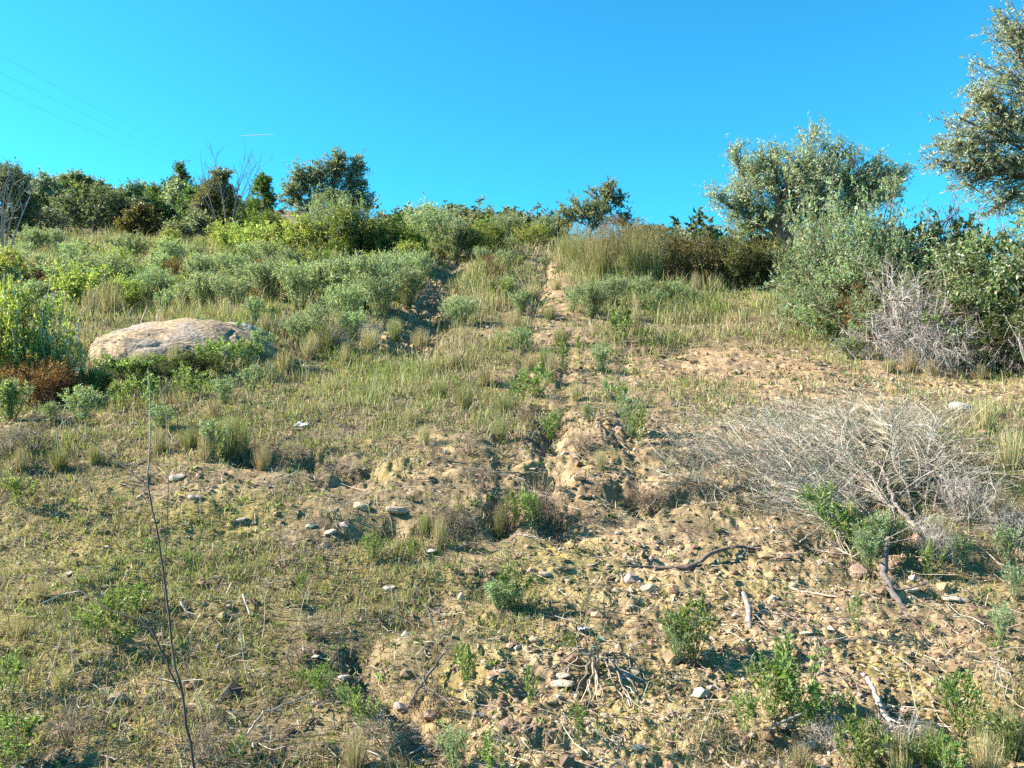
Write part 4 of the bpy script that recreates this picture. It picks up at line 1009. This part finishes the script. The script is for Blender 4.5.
# row of far trees along the skyline
fdat = []
r3 = np.random.default_rng(41)
for px, row, d in [(20, 190, 100), (45, 188, 105), (60, 192, 98), (112, 190, 100), (128, 192, 95), (140, 195, 90), (155, 198, 85), (388, 216, 62), (402, 214, 64), (418, 213, 60), (432, 212, 62), (447, 211, 58), (462, 210, 60), (478, 212, 56),
                   (492, 210, 58), (506, 214, 55), (520, 216, 56), (534, 214, 54), (548, 218, 52), (650, 228, 40), (668, 230, 38), (684, 228, 42), (760, 232, 28), (200, 200, 75), (375, 222, 50), (640, 224, 44)]:
    fdat.append((px, row, d))
NSKY = []
for v in range(3):
    r = np.random.default_rng(330 + v); f_, b_ = bush_meshes(330 + v, h=1, w=.55, n=18, k1=6, k2=4, leaf=.09, lw=.045, per=7, pal=[DARKG, _b(HOLM, .6), _b(OLIVE, .5)][v], rad=.02, hv=.4)
    NSKY.append([("crown", f_), ("trunk", b_)])
for i, (px, row, d) in enumerate(fdat):
    p = P(px, 0, d); hgt = max(1.0, (384 - row) / F * d - p[2])
    w = r3.uniform(1.0, 1.5)
    plant_thing("far_tree", NSKY[i % 3], p, (min(hgt * w, 4.5), min(hgt * w, 4.5), hgt), r3.uniform(0, 6.28), ["dark green far-off tree on the skyline", "grey-green far-off tree on the skyline", "dull green far-off tree on the skyline"][i % 3], "tree", "far trees along the skyline")
# leaves of a thing are scaled with it, so no particle systems are needed

# bare tree and other leafless branches
def bare_tree(name, foot, h, spread, n, label, seed, col=(.26, .22, .20), r0=.05, k=6, sub=.5, up=.3, lean=(0, 0)):
    r = np.random.default_rng(seed); mb = MB()
    S = stems(r, n, h, spread, m=7, base=.12, curve=.5, hv=.45)
    S[:, :, 0] += lean[0] * (S[:, :, 2] / h) ** 2; S[:, :, 1] += lean[1] * (S[:, :, 2] / h) ** 2
    tubes(mb, S, taper(n, 7, r0, r0 * .2), 5, col)
    s1 = sprout(r, S, k, h * sub * .5, .45, m=5, t0=.3, up=up); tubes(mb, s1, taper(len(s1), 5, r0 * .32, r0 * .12), 3, col)
    s2 = sprout(r, s1, 4, h * sub * .22, .5, m=4, t0=.2, up=up); tubes(mb, s2, taper(len(s2), 4, r0 * .16, r0 * .09), 3, col)
    o = link(name, mb.mesh(name, [M_TWIG]), loc=foot)
    tag(o, label, "bare tree"); return o
ft = P(228, 0, 36)
bare_tree("bare_tree", ft, Q(0, 138, 36)[2] - ft[2], 2.2, 9, "leafless tree with fine bare twigs behind the upright olive-green tree", 351, r0=.028)
ft = P(5, 0, 24)
bare_tree("bare_tree", ft, Q(0, 170, 24)[2] - ft[2] + .2, 1.3, 7, "grey leafless young tree at the left edge", 352, col=(.38, .35, .31), r0=.03, lean=(.6, 0))
ft = P(925, 0, 12.5)
bare_tree("bare_shrub", ft, Q(0, 215, 12.5)[2] - ft[2] + .15, 1.3, 12, "arching dark leafless branches between the silvery bush and the right-hand tree", 353, col=(.20, .15, .14), r0=.016, up=-.1)
ft = P(985, 0, 11.5)
bare_tree("bare_shrub", ft, Q(0, 205, 11.5)[2] - ft[2], 1.2, 12, "thin bare reddish branches over the deep green bush at right", 354, col=(.30, .24, .22), r0=.013, up=-.1)
for i, (px, d, row) in enumerate([(672, 22, 212), (448, 30, 205), (530, 30, 207), (815, 20.5, 92), (728, 20.5, 120)]):
    pass

# ------------------------------------------------------------------ boulder and rocks
V0, F0 = icosphere()
V1, F1 = subdiv(V0, F0); V2, F2 = subdiv(V1, F1); V3, F3 = subdiv(V2, F2); V4, F4 = subdiv(V3, F3)
def n3(v, s, seed): return vnoise(v[:, 0] * s + v[:, 2] * s * .7, v[:, 1] * s - v[:, 2] * s * .6, seed) + vnoise(v[:, 2] * s + 5, v[:, 0] * s * .8 + v[:, 1] * s * .5, seed + 1)
def rock_mesh(seed, dims, col, sub=(V2, F2), rough=.22, flat=.0, name="stone", cut=5):
    r = np.random.default_rng(seed)
    v, f = sub; v = v.copy()
    # planar cuts give facets
    for _ in range(cut):
        nrm = unit(r.normal(size=3)); k = r.uniform(.55, .85)
        dd = v @ nrm; v = v - np.outer(np.maximum(dd - k, 0), nrm) * .9
    v = v * (1 + rough * n3(v, 1.6, seed)[:, None] + rough * .35 * n3(v, 5, seed + 7)[:, None])
    v = v * np.array(dims)
    mb = MB(); mb.add(v, np.clip(np.array(col) * (1 + .12 * n3(v / max(dims), 4, seed + 3)[:, None]), 0, 1), T=f)
    return mb.mesh(name, [M_STONE], False)

def boulder():
    r = np.random.default_rng(3)
    v, f = subdiv(V4, F4)
    v = v.copy()
    v = np.sign(v) * np.abs(v) ** np.array([.8, .85, .55])
    # low long whaleback: steeper left end, tapering to the right
    v = v * (1 + 0.07 * n3(v, 1.3, 401)[:, None] + .07 * n3(v, 2.7, 403)[:, None] + .035 * n3(v, 7, 405)[:, None] + .014 * n3(v, 24, 407)[:, None])
    cr = np.abs(n3(v, 1.9, 421)); cr2 = np.abs(n3(v, 4.1, 427))
    v = v * (1 - .055 * np.exp(-(cr / .03) ** 2) - .03 * np.exp(-(cr2 / .03) ** 2))[:, None]
    x = v[:, 0]
    v[:, 2] *= 1 - .28 * sstep((x + .1) / 1.1)
    # a scooped ledge on the front left and two notches
    for cx, cz, s_, a_ in ((-.25, .25, .22, .18), (.25, .35, .16, .12), (-.55, .0, .2, .08), (.1, .75, .14, .05)):
        w = np.exp(-(((v[:, 0] - cx) / s_) ** 2 + ((v[:, 2] - cz) / (s_ * .7)) ** 2)) * (v[:, 1] < 0)
        v[:, 1] += a_ * w
    v = v * np.array([1.0, .85, .42])
    top = sstep((v[:, 2] - .1) / .35)
    pat = n3(v, 2.2, 411)
    c = np.array([.35, .255, .155])[None] * (1 + .25 * n3(v, 5, 413)[:, None]) * (1 + .10 * n3(v, 20, 419)[:, None])
    grey = sstep((pat - .2) / .1)[:, None]
    c = c * (1 - grey * .45) + np.array([.27, .26, .25]) * grey * .45
    ds = sstep((n3(v, 4.5, 417) - .32) / .05)[:, None]
    c = c * (1 - ds * .6) + np.array([.10, .09, .07]) * ds * .6
    mb = MB(); mb.add(v, np.clip(c, .02, .9), T=f)
    o = link("boulder", mb.mesh("boulder", [solid_material("weathered_rock", .92, 22, .6, 1.0)], True))
    p = P(158, 360)
    o.location = (p[0], p[1] + .75, p[2] + .01); o.rotation_euler = (math.radians(20), math.radians(-1), math.radians(6))
    tag(o, "large weathered tan boulder half buried among weeds at left", "boulder")
    p2 = P(215, 348)
    o2 = link("rock", rock_mesh(432, (.46, .4, .20), (.32, .30, .28), (V4, F4), .16), loc=(p2[0], p2[1] + .85, p2[2] + .20))
    tag(o2, "grey flat rock adjoining the right end of the boulder", "rock")
boulder()

ST = [rock_mesh(500 + i, d_, c_, name="stone") for i, (d_, c_) in enumerate([
    ((1, .8, .5), (.44, .36, .25)), ((1, .7, .6), (.40, .31, .20)), ((.9, .9, .6), (.34, .25, .16)), ((1, .6, .45), (.50, .42, .32)), ((.9, .8, .7), (.36, .25, .18)), ((1, .75, .4), (.48, .38, .28)), ((1, .8, .6), (.44, .38, .32))])]
ST_DESC = ["ochre stone", "tan stone", "brown stone", "pale stone", "dark reddish stone", "flat sandy stone", "grey stone"]
sr = np.random.default_rng(91)
def stone(px, py, wpx, k, label=None, zs=1.0):
    p = P(px, py); s = wpx / F * p[1] / 2
    o = link("stone", ST[k], loc=(p[0], p[1], p[2] + s * .18)); o.scale = (s, s, s * zs); o.rotation_euler = (sr.uniform(-.3, .3), sr.uniform(-.3, .3), sr.uniform(0, 6.28) if not label else sr.uniform(-.4, .4))
    if label: tag(o, label, "stone", "stones on the slope")
    else: note(o, ST_DESC[k], "stone", "stones on the slope", p)
    return o
for a in [(397, 513, 26, 5, "pale flat buff stone lying alone left of the soil hollow", .9), (117, 703, 20, 2, "egg-shaped brown stone in the grass at lower left", 1.1), (362, 510, 18, 0, "rounded ochre stone just left of the pale flat stone", 1),
          (560, 680, 22, 3, "upper of two pale flat stones left of the splayed dead roots", .6), (562, 689, 24, 3, "lower of two pale flat stones left of the splayed dead roots", .6),
          (432, 721, 20, 4, "smooth pinkish stone at the foot of the rut, lower centre", .8), (860, 574, 24, 4, "reddish chunky rock below the brushwood heap", .8), (402, 711, 16, 6, "white-grey angular stone above the pinkish stone", 1),
          (912, 592, 16, 3, "pale stone leaning beside the charred stump", .9), (951, 600, 20, 3, "flat cream stone right of the charred stump", .7), (534, 642, 14, 1, "small orange-tan stone left of the green seedling", 1), (809, 748, 20, 3, "buff upright stone among weeds at the bottom right", 1.3),
          (843, 627, 12, 2, "small brick-red stone below the reddish chunky rock", 1), (806, 635, 14, 3, "small white flat stone on the ochre soil at right", .6), (647, 592, 18, 5, "buff stone right of the narrow gully", 1), (637, 751, 14, 3, "white pebble at the bottom edge", .8),
          (300, 430, 10, 3, "small white stone at the edge of the grass left of centre", .8), (195, 500, 14, 6, "light grey stone in the pebbly patch at left", 1), (178, 480, 16, 6, "bluish grey stone on the pebbly patch near the tall bare stem", 1), (242, 522, 12, 6, "grey stone on moss left of the pebbly patch", .8),
          (330, 535, 14, 5, "buff stone beside a small mossy rise", .8), (325, 548, 12, 1, "tan stone just below the buff stone near the mossy rise", 1), (430, 552, 14, 3, "pale stone near dry stalks at centre left", .8), (390, 590, 14, 6, "bluish grey stone on soil above the rut", 1), (545, 575, 14, 5, "yellowish stone on mossy soil at centre", .9), (962, 412, 26, 6, "grey rock sitting in the grass above the right end of the brushwood", .9)]:
    stone(*a)
n_ = 0
for i in range(700):
    px, py = sr.uniform(10, 1015), sr.uniform(385, 762)
    if sr.uniform() > (py - 330) / 430: continue
    p = P(px, py)
    b = float(f_bare(p[:1], p[1:2])[0])
    if sr.uniform() > .25 + .75 * b: continue
    stone(px, py, sr.lognormal(1.62, .38), int(sr.integers(7)), zs=sr.uniform(.7, 1.1)); n_ += 1
    if n_ >= 150: break

# ------------------------------------------------------------------ fallen wood
def stick(name, pix, d_off, radii, col, label, cat, seed=0, sides=8, side_twigs=0, lift=0.0, group=None, tl=.2):
    """pix: list of (px,py) laid on the ground, optional third = height above it"""
    r = np.random.default_rng(seed)
    pts = []
    for q in pix:
        p = P(q[0], q[1]); p[2] += (q[2] if len(q) > 2 else 0) + lift; pts.append(p)
    pts = np.array(pts); m = 22
    t = np.linspace(0, len(pts) - 1, m); i = np.minimum(t.astype(int), len(pts) - 2); f = (t - i)[:, None]
    f = f * f * (3 - 2 * f) * .5 + f * .5
    Lp = np.linalg.norm(pts[-1] - pts[0]) / m
    path = pts[i] + (pts[i + 1] - pts[i]) * f + r.normal(size=(m, 3)) * min(.004, Lp * .12)
    rad = np.interp(np.linspace(0, 1, m), np.linspace(0, 1, len(radii)), radii) * (1 + .10 * r.normal(size=m))
    foot = path[0].copy(); mb = MB()
    tubes(mb, (path - foot)[None], rad[None], sides, col, caps=True)
    if side_twigs:
        s1 = sprout(r, (path - foot)[None], side_twigs, tl, .7, m=5, t0=.15, up=.15)
        tubes(mb, s1, taper(len(s1), 5, rad.mean() * .45, rad.mean() * .15), 4, col)
    o = link(name, mb.mesh(name, [M_TWIG], True), loc=foot)
    tag(o, label, cat, group)
    return o
stick("fallen_stick", [(620, 570), (655, 570), (690, 571), (712, 560, .02), (735, 554, .02), (762, 553)], 0, [.004, .009, .013, .010, .008, .004], (.13, .095, .08), "dark crooked fallen stick lying across the bare soil", "stick", 1, side_twigs=3, lift=.012, tl=.1)
stick("stick", [(744, 603, .05), (749, 618, .03), (750, 632, .0)], 0, [.010, .013, .011], (.22, .195, .165), "short upright grey stick with a blackened side on bare soil", "stick", 2)
stick("charred_stump", [(898, 548, .10), (888, 560, .10), (884, 580, .05), (892, 598, .02), (910, 612, .0)], 0, [.008, .012, .017, .014, .009], (.15, .13, .12), "bent charred grey stump below the brushwood heap", "stump", 3, side_twigs=3, sides=10)
stick("stick", [(880, 480, .1), (895, 520, .08), (915, 532, .02)], 0, [.008, .012, .014], (.24, .19, .16), "thick brown broken branch poking out of the brushwood", "branch", 4)
stick("stick", [(800, 545, .01), (845, 520, .05)], 0, [.004, .006], (.40, .36, .30), "thin pale stick under the lower edge of the brushwood", "stick", 5)
stick("stick", [(765, 575), (800, 592), (838, 600)], 0, [.003, .005, .003], (.45, .39, .30), "thin pale stick on stones right of the dark stick", "stick", 6)
stick("stick", [(590, 556), (640, 560)], 0, [.004, .003], (.42, .36, .27), "slim tan stick pointing at the dark fallen stick", "stick", 7)
stick("stick", [(485, 478, .03), (545, 480, .04)], 0, [.005, .005], (.30, .22, .15), "brown stick bridging the soil hollow", "stick", 8)
stick("stick", [(405, 715), (418, 700, .03), (425, 690, .03), (448, 655, .02)], 0, [.004, .006, .005, .003], (.17, .14, .12), "forked dark stick beside the rut, lower centre", "stick", 9, side_twigs=4, tl=.14)
stick("stick", [(181, 608, .02), (190, 618, .0)], 0, [.006, .005], (.40, .35, .28), "short white stub of wood in the grass near the tall bare stem", "stick", 10)
stick("stick", [(243, 603, .03), (250, 618, .01)], 0, [.005, .004], (.42, .37, .29), "white peeled stub of wood left of the mossy slope", "stick", 11)
stick("stick", [(378, 468, .01), (400, 445, .0)], 0, [.004, .003], (.42, .36, .28), "pale twig on the soil above the pale flat stone", "stick", 12)
stick("stick", [(235, 762, .03), (262, 730, .05), (330, 700, .04)], 0, [.003, .003, .002], (.36, .31, .25), "long thin grey twig across the grass at lower left", "stick", 13)
stick("stick", [(770, 745, .04), (830, 720, .05), (850, 745, .02)], 0, [.004, .004, .003], (.36, .31, .25), "thin looping twig among the bottom right weeds", "stick", 14)
stick("stick", [(868, 690, .04), (880, 715, .03), (895, 745, .02)], 0, [.008, .009, .006], (.36, .31, .25), "split grey branch near the bottom right weeds", "stick", 15, side_twigs=5)
stick("stick", [(805, 640), (850, 640), (905, 648)], 0, [.004, .006, .003], (.28, .23, .18), "thin straight twig on soil under the charred stump", "stick", 16)
stick("stick", [(40, 610, .02), (60, 600, .02), (80, 597, .02)], 0, [.003, .004, .003], (.50, .46, .38), "short bleached twig on the grass at far left", "stick", 17)
stick("stick", [(330, 515, .01), (372, 495, .02)], 0, [.003, .003], (.42, .37, .30), "slender grey twig by the rounded ochre stone", "stick", 18)

# splayed dead roots
def roots():
    r = np.random.default_rng(61)
    c = P(596, 668); mb = MB()
    ends = [(566, 680), (578, 700), (590, 712), (604, 704), (618, 700), (636, 698), (640, 672), (560, 668), (632, 705)]
    for e in ends:
        q = P(*e); m = 8; s = np.linspace(0, 1, m)[:, None]
        path = c + (q - c) * s; path[:, 2] += .05 * np.sin(np.linspace(0.5, np.pi, m)) + .012
        path += r.normal(size=path.shape) * .006
        path = path - c
        tubes(mb, path[None], np.linspace(.007, .002, m)[None], 5, (.25, .205, .155))
        s1 = sprout(r, path[None], 3, .12, .5, t0=.5, up=-.1); tubes(mb, s1, taper(3, 4, .002, .001), 3, (.38, .33, .27))
    up_ = stems(r, 10, .18, .10, m=5, base=.01)
    tubes(mb, up_, taper(10, 5, .003, .001), 3, (.30, .23, .16))
    B, T = along(r, up_, 10, .3, 1)
    leaves(mb, B, unit(T + unit(r.normal(size=B.shape))), .022, .007, pick(r, BROWN[:2] + BROOM, len(B)), r=r)
    tag(link("dead_roots", mb.mesh("dead_roots", [M_TWIG]), loc=c), "splayed grey dead stems radiating over the soil from one crown", "dead plant")
roots()

# brushwood heap: big dead branches with all their twigs, each a thing
def dead_branch(path, seed, r0=.010, k=16, l1=.45, l2=.2, label="", col=GREYT, spread=.42, up=.05, k2=6):
    r = np.random.default_rng(seed); mb = MB()
    path = np.array(path, float); foot = path[0].copy(); path = path - foot
    m = 14
    t = np.linspace(0, len(path) - 1, m); i = np.minimum(t.astype(int), len(path) - 2); f = (t - i)[:, None]
    pp = path[i] + (path[i + 1] - path[i]) * f + r.normal(size=(m, 3)) * .012
    tubes(mb, pp[None], np.linspace(r0, r0 * .35, m)[None], 6, (.27, .225, .165))
    s1 = sprout(r, pp[None], k, l1, spread, m=6, t0=.1, up=up, flat=.45)
    tubes(mb, s1, taper(len(s1), 6, r0 * .42, r0 * .2), 4, pick(r, col, len(s1)))
    s2 = sprout(r, s1, k2, l2 * 1.5, spread, m=5, t0=.15, up=up * .5, flat=.5)
    tubes(mb, s2, taper(len(s2), 5, r0 * .24, r0 * .13), 3, pick(r, col, len(s2)))
    s3 = sprout(r, s2, 3, l2 * .7, spread, m=4, t0=.2, up=0)
    tubes(mb, s3, taper(len(s3), 4, r0 * .17, r0 * .11), 3, pick(r, col, len(s3)))
    o = link("fallen_branch", mb.mesh("fallen_branch", [M_TWIG]), loc=foot)
    if label: tag(o, label, "dead branch", "dead branches heaped as brushwood")
    else: note(o, "grey twiggy fallen branch", "dead branch", "dead branches heaped as brushwood", foot)
br = np.random.default_rng(71)
def G(px, py, h=0.0):
    p = P(px, py); p[2] += h * .42; return p
BR = [([(895, 546, .03), (856, 516, .14), (804, 484, .16), (749, 456, .08)], 1), ([(903, 536, .04), (873, 496, .2), (830, 461, .2), (770, 441, .14)], 2), ([(916, 521, .05), (890, 471, .24), (856, 436, .24), (796, 410, .16)], 3),
      ([(925, 506, .08), (916, 456, .24), (890, 423, .22), (856, 410, .14)], 4), ([(882, 556, .03), (847, 536, .12), (817, 516, .14), (787, 498, .10)], 5), ([(933, 516, .05), (946, 471, .20), (933, 441, .18)], 6),
      ([(865, 521, .08), (813, 496, .2), (770, 478, .18), (718, 466, .08)], 7), ([(847, 486, .1), (796, 456, .2), (749, 441, .12), (701, 423, .05)], 8), ([(890, 516, .12), (847, 476, .28), (787, 446, .2)], 9), ([(804, 496, .05), (766, 486, .18), (731, 496, .1), (701, 486, .04)], 10),
      ([(912, 496, .1), (933, 481, .22), (942, 496, .12)], 11), ([(856, 566, .02), (839, 546, .10), (822, 516, .15)], 12), ([(787, 486, .05), (753, 461, .18), (723, 456, .12), (688, 461, .04)], 13), ([(873, 476, .15), (847, 441, .2), (804, 420, .12), (761, 413, .06)], 14),
      ([(886, 496, .15), (895, 466, .26), (882, 436, .2)], 15), ([(865, 496, .2), (839, 471, .24), (804, 466, .2), (770, 461, .16)], 16), ([(916, 536, .04), (882, 516, .18), (847, 496, .22), (822, 486, .2)], 17), ([(908, 486, .1), (873, 456, .24), (839, 446, .2), (804, 441, .1)], 18),
      ([(890, 531, .06), (847, 506, .18), (796, 511, .1), (761, 496, .08)], 19)]
BRC = [(4, (.50, .44, .32)), (3, (.38, .33, .24)), (3, (.62, .57, .47)), (1.2, (.16, .12, .09))]
for pts, s in BR:
    dead_branch([G(*q) for q in pts], 700 + s, r0=br.uniform(.0048, .0065), k=24, l1=.30, l2=.18, col=BRC, spread=.45, k2=8, up=.0)

# ------------------------------------------------------------------ thin stems close to the camera
def stem_px(name, pts, radii, cols, label, cat, seed, twigs=0, tl=.1, parent=None):
    """pts: (px, py, depth)"""
    r = np.random.default_rng(seed)
    w = np.array([Q(*p) for p in pts]); foot = w[0].copy()
    z = float(H(foot[:1], foot[1:2])[0])
    if parent is None and foot[2] > z + .02: w = np.vstack([[foot[0] + .02, foot[1], z - .02], w]); cols = [cols[0]] + list(cols); radii = [radii[0]] + list(radii)
    foot = w[0].copy(); m = 40
    t = np.linspace(0, len(w) - 1, m); i = np.minimum(t.astype(int), len(w) - 2); f = (t - i)[:, None]
    g = w[i] + (w[i + 1] - w[i]) * f
    g[1:-1] = (g[:-2] + g[1:-1] + g[2:]) / 3
    g += r.normal(size=g.shape) * .0012
    rad = np.interp(t, np.arange(len(radii)), radii)
    c = np.array(cols)[i] + (np.array(cols)[i + 1] - np.array(cols)[i]) * f
    mb = MB()
    tubes(mb, (g - foot)[None], rad[None], 6, (.2, .2, .2))
    mb.C[-1] = np.repeat(c, 6, 0)
    if twigs:
        s1 = sprout(r, (g - foot)[None], twigs, tl, .5, m=5, t0=.3, up=.1); tubes(mb, s1, taper(twigs, 5, radii[-1] * .7, radii[-1] * .3), 3, cols[-1])
    if parent is not None:
        return link(name, mb.mesh(name, [M_TWIG], True), parent, Vector(foot) - parent.location)
    return tag(link(name, mb.mesh(name, [M_TWIG], True), loc=foot), label, cat)
DK, LT = (.09, .07, .06), (.34, .31, .24)
SAP = stem_px("bare_sapling", [(198, 790, 1.9), (186, 715, 1.92), (173, 655, 1.95), (167, 600, 2.0), (160, 545, 2.0), (147, 484, 2.02), (150, 440, 2.05), (150, 400, 2.05), (148, 368, 2.05)],
        [.0034, .0032, .003, .0027, .0024, .0021, .0015, .0013, .0009], [DK, DK, DK, DK, DK, DK, LT, LT, LT], "tall bare sapling stem, dark below and pale above, close to the camera", "sapling", 1)
stem_px("dry_stalk", [(160, 700, 2.4), (164, 620, 2.4), (166, 560, 2.42), (168, 500, 2.45), (170, 455, 2.45), (167, 420, 2.45), (158, 375, 2.45)],
        [.0013, .0013, .0012, .0012, .0011, .0009, .0006], [LT, DK, DK, DK, LT, LT, LT], "thin pale dry stalk just right of the tall sapling stem", "stalk", 2)
stem_px("side_shoot", [(179, 690, 1.93), (150, 625, 1.97), (105, 608, 2.0), (80, 590, 2.05), (55, 575, 2.1), (30, 555, 2.15), (12, 541, 2.2)],
        [.0022, .0022, .002, .0018, .0018, .0014, .001], [DK] * 7, None, None, 3, parent=SAP)
stem_px("side_shoot", [(148, 488, 2.02), (134, 474, 2.05), (110, 455, 2.1), (80, 432, 2.15), (55, 410, 2.2)], [.002, .002, .0018, .0015, .001], [DK] * 5, None, None, 4, parent=SAP)
stem_px("dry_stalk", [(57, 436, 5.2), (60, 425, 5.2), (70, 417, 5.2), (85, 413, 5.2)], [.003, .003, .0025, .002], [LT] * 4, "pale curved stalk arching over the weeds at left", "stalk", 5, 2, .1)
stem_px("dry_stalk", [(38, 330, 9.5), (46, 300, 9.5), (55, 265, 9.5)], [.006, .005, .003], [(.34, .32, .27)] * 3, "whitish bare stalk rising from the bush at left edge", "stalk", 6)
stem_px("dry_stalk", [(78, 320, 9.5), (92, 300, 9.5), (108, 270, 9.5)], [.006, .005, .003], [(.34, .32, .27)] * 3, "whitish bare stalk slanting over the weeds above the boulder", "stalk", 7)
gr_ = np.random.default_rng(88)
for i, (px, py, h) in enumerate([(250, 690, 70), (262, 640, 60), (440, 640, 50), (430, 700, 44), (300, 620, 40), (75, 680, 60), (40, 700, 70), (105, 725, 50), (205, 720, 66), (130, 735, 50), (920, 740, 70), (985, 735, 74), (1010, 720, 60), (700, 745, 40), (860, 700, 40), (340, 640, 40), (20, 560, 40), (200, 520, 46), (395, 620, 36), (540, 560, 30)]):
    p = P(px, py); L = h / F * p[1]; a = gr_.uniform(-.5, .5)
    r = np.random.default_rng(900 + i); mb = MB()
    s = np.linspace(0, 1, 7)[:, None]
    path = np.array([a * L, gr_.uniform(-.2, .2) * L, L]) * s + np.array([gr_.uniform(-.3, .3) * L, 0, 0]) * (s ** 2)
    tubes(mb, path[None], np.linspace(.0016, .0008, 7)[None], 4, (.45, .40, .30))
    s1 = sprout(r, path[None], 5, L * .3, .5, t0=.4, up=.3); tubes(mb, s1, taper(5, 4, .0009, .0005), 3, (.42, .37, .27))
    o = link("dry_stalk", mb.mesh("dry_stalk", [M_TWIG]), loc=p)
    note(o, "slender dry branching stalk", "stalk", "dry stalks in the foreground", p)

# plastic scraps
def scrap(px, py, wpx, col, label, seed):
    m = new_mat("scrap")[0]
    n, l = m.node_tree.nodes, m.node_tree.links
    p_ = n.new("ShaderNodeBsdfPrincipled"); p_.inputs['Base Color'].default_value = (*col, 1); p_.inputs['Roughness'].default_value = .35
    o_ = n.new("ShaderNodeOutputMaterial"); l.new(p_.outputs[0], o_.inputs[0])
    r = np.random.default_rng(seed); p = P(px, py); s = wpx / F * p[1] / 2
    k = 12; g = np.linspace(-1, 1, k); X, Y = np.meshgrid(g, g)
    Z = .35 * fbm(X * 1.6 + seed, Y * 1.6, seed, 3) * 2 + .25
    v = np.stack([X * s * (1 + .2 * vnoise(Y * 2, X, seed)), Y * s * .8, Z * s], -1).reshape(-1, 3)
    top = v; bot = v - np.array([0, 0, .0015])
    idx = np.arange(k * k).reshape(k, k)
    q = np.stack([idx[:-1, :-1], idx[:-1, 1:], idx[1:, 1:], idx[1:, :-1]], -1).reshape(-1, 4)
    mb = MB(); mb.add(top, (1, 1, 1), Q=q); mb.add(bot, (1, 1, 1), Q=q[:, ::-1])
    tag(link("plastic_scrap", mb.mesh("plastic_scrap", [m], True), loc=(p[0], p[1], p[2] + .004)), label, "litter")
scrap(582, 634, 12, (.45, .60, .80), "small crumpled pale blue plastic scrap above the splayed dead roots", 3)
scrap(300, 428, 16, (.75, .76, .78), "white crumpled paper scrap at the edge of grass left of centre", 4)

# ------------------------------------------------------------------ overhead cables and contrail
def cable(a, b, label, rad):
    A, B = Q(*a), Q(*b); e = A + (A - B) * 0.8; e2 = B + (B - A) * .12
    s = np.linspace(0, 1, 40)[:, None]
    path = e + (e2 - e) * s; path[:, 2] -= 1.2 * (4 * s * (1 - s))[:, 0]
    path[:, 2] += 1.2 * 0.8
    mb = MB(); tubes(mb, (path - path[0])[None], np.full((1, 40), rad), 6, (.2, .2, .2))
    tag(link("power_cable", mb.mesh("power_cable", [M_TWIG], True), loc=path[0]), label, "cable", "overhead power cables")
cable((0, 52, 60), (188, 158, 130), "uppermost of three thin overhead cables crossing the sky at left", .006)
cable((0, 70, 60), (180, 160, 130), "middle of three thin overhead cables crossing the sky at left", .006)
cable((0, 88, 60), (172, 165, 130), "lowest of three thin overhead cables crossing the sky at left", .006)
mb = MB()
c0 = Q(239, 136, 3000); c1 = Q(274, 134.5, 3000)
s = np.linspace(0, 1, 12)[:, None]
tubes(mb, (c0 + (c1 - c0) * s)[None], (1.0 * np.sin(np.linspace(.15, np.pi - .15, 12)) + .5)[None], 8, (.9, .9, .9))
tag(link("contrail", mb.mesh("contrail", [M_GRASS], True)), "tiny white streak of a contrail high in the sky", "contrail", kind="stuff")

finish_labels()
print("plants etc:", len(PLACED))
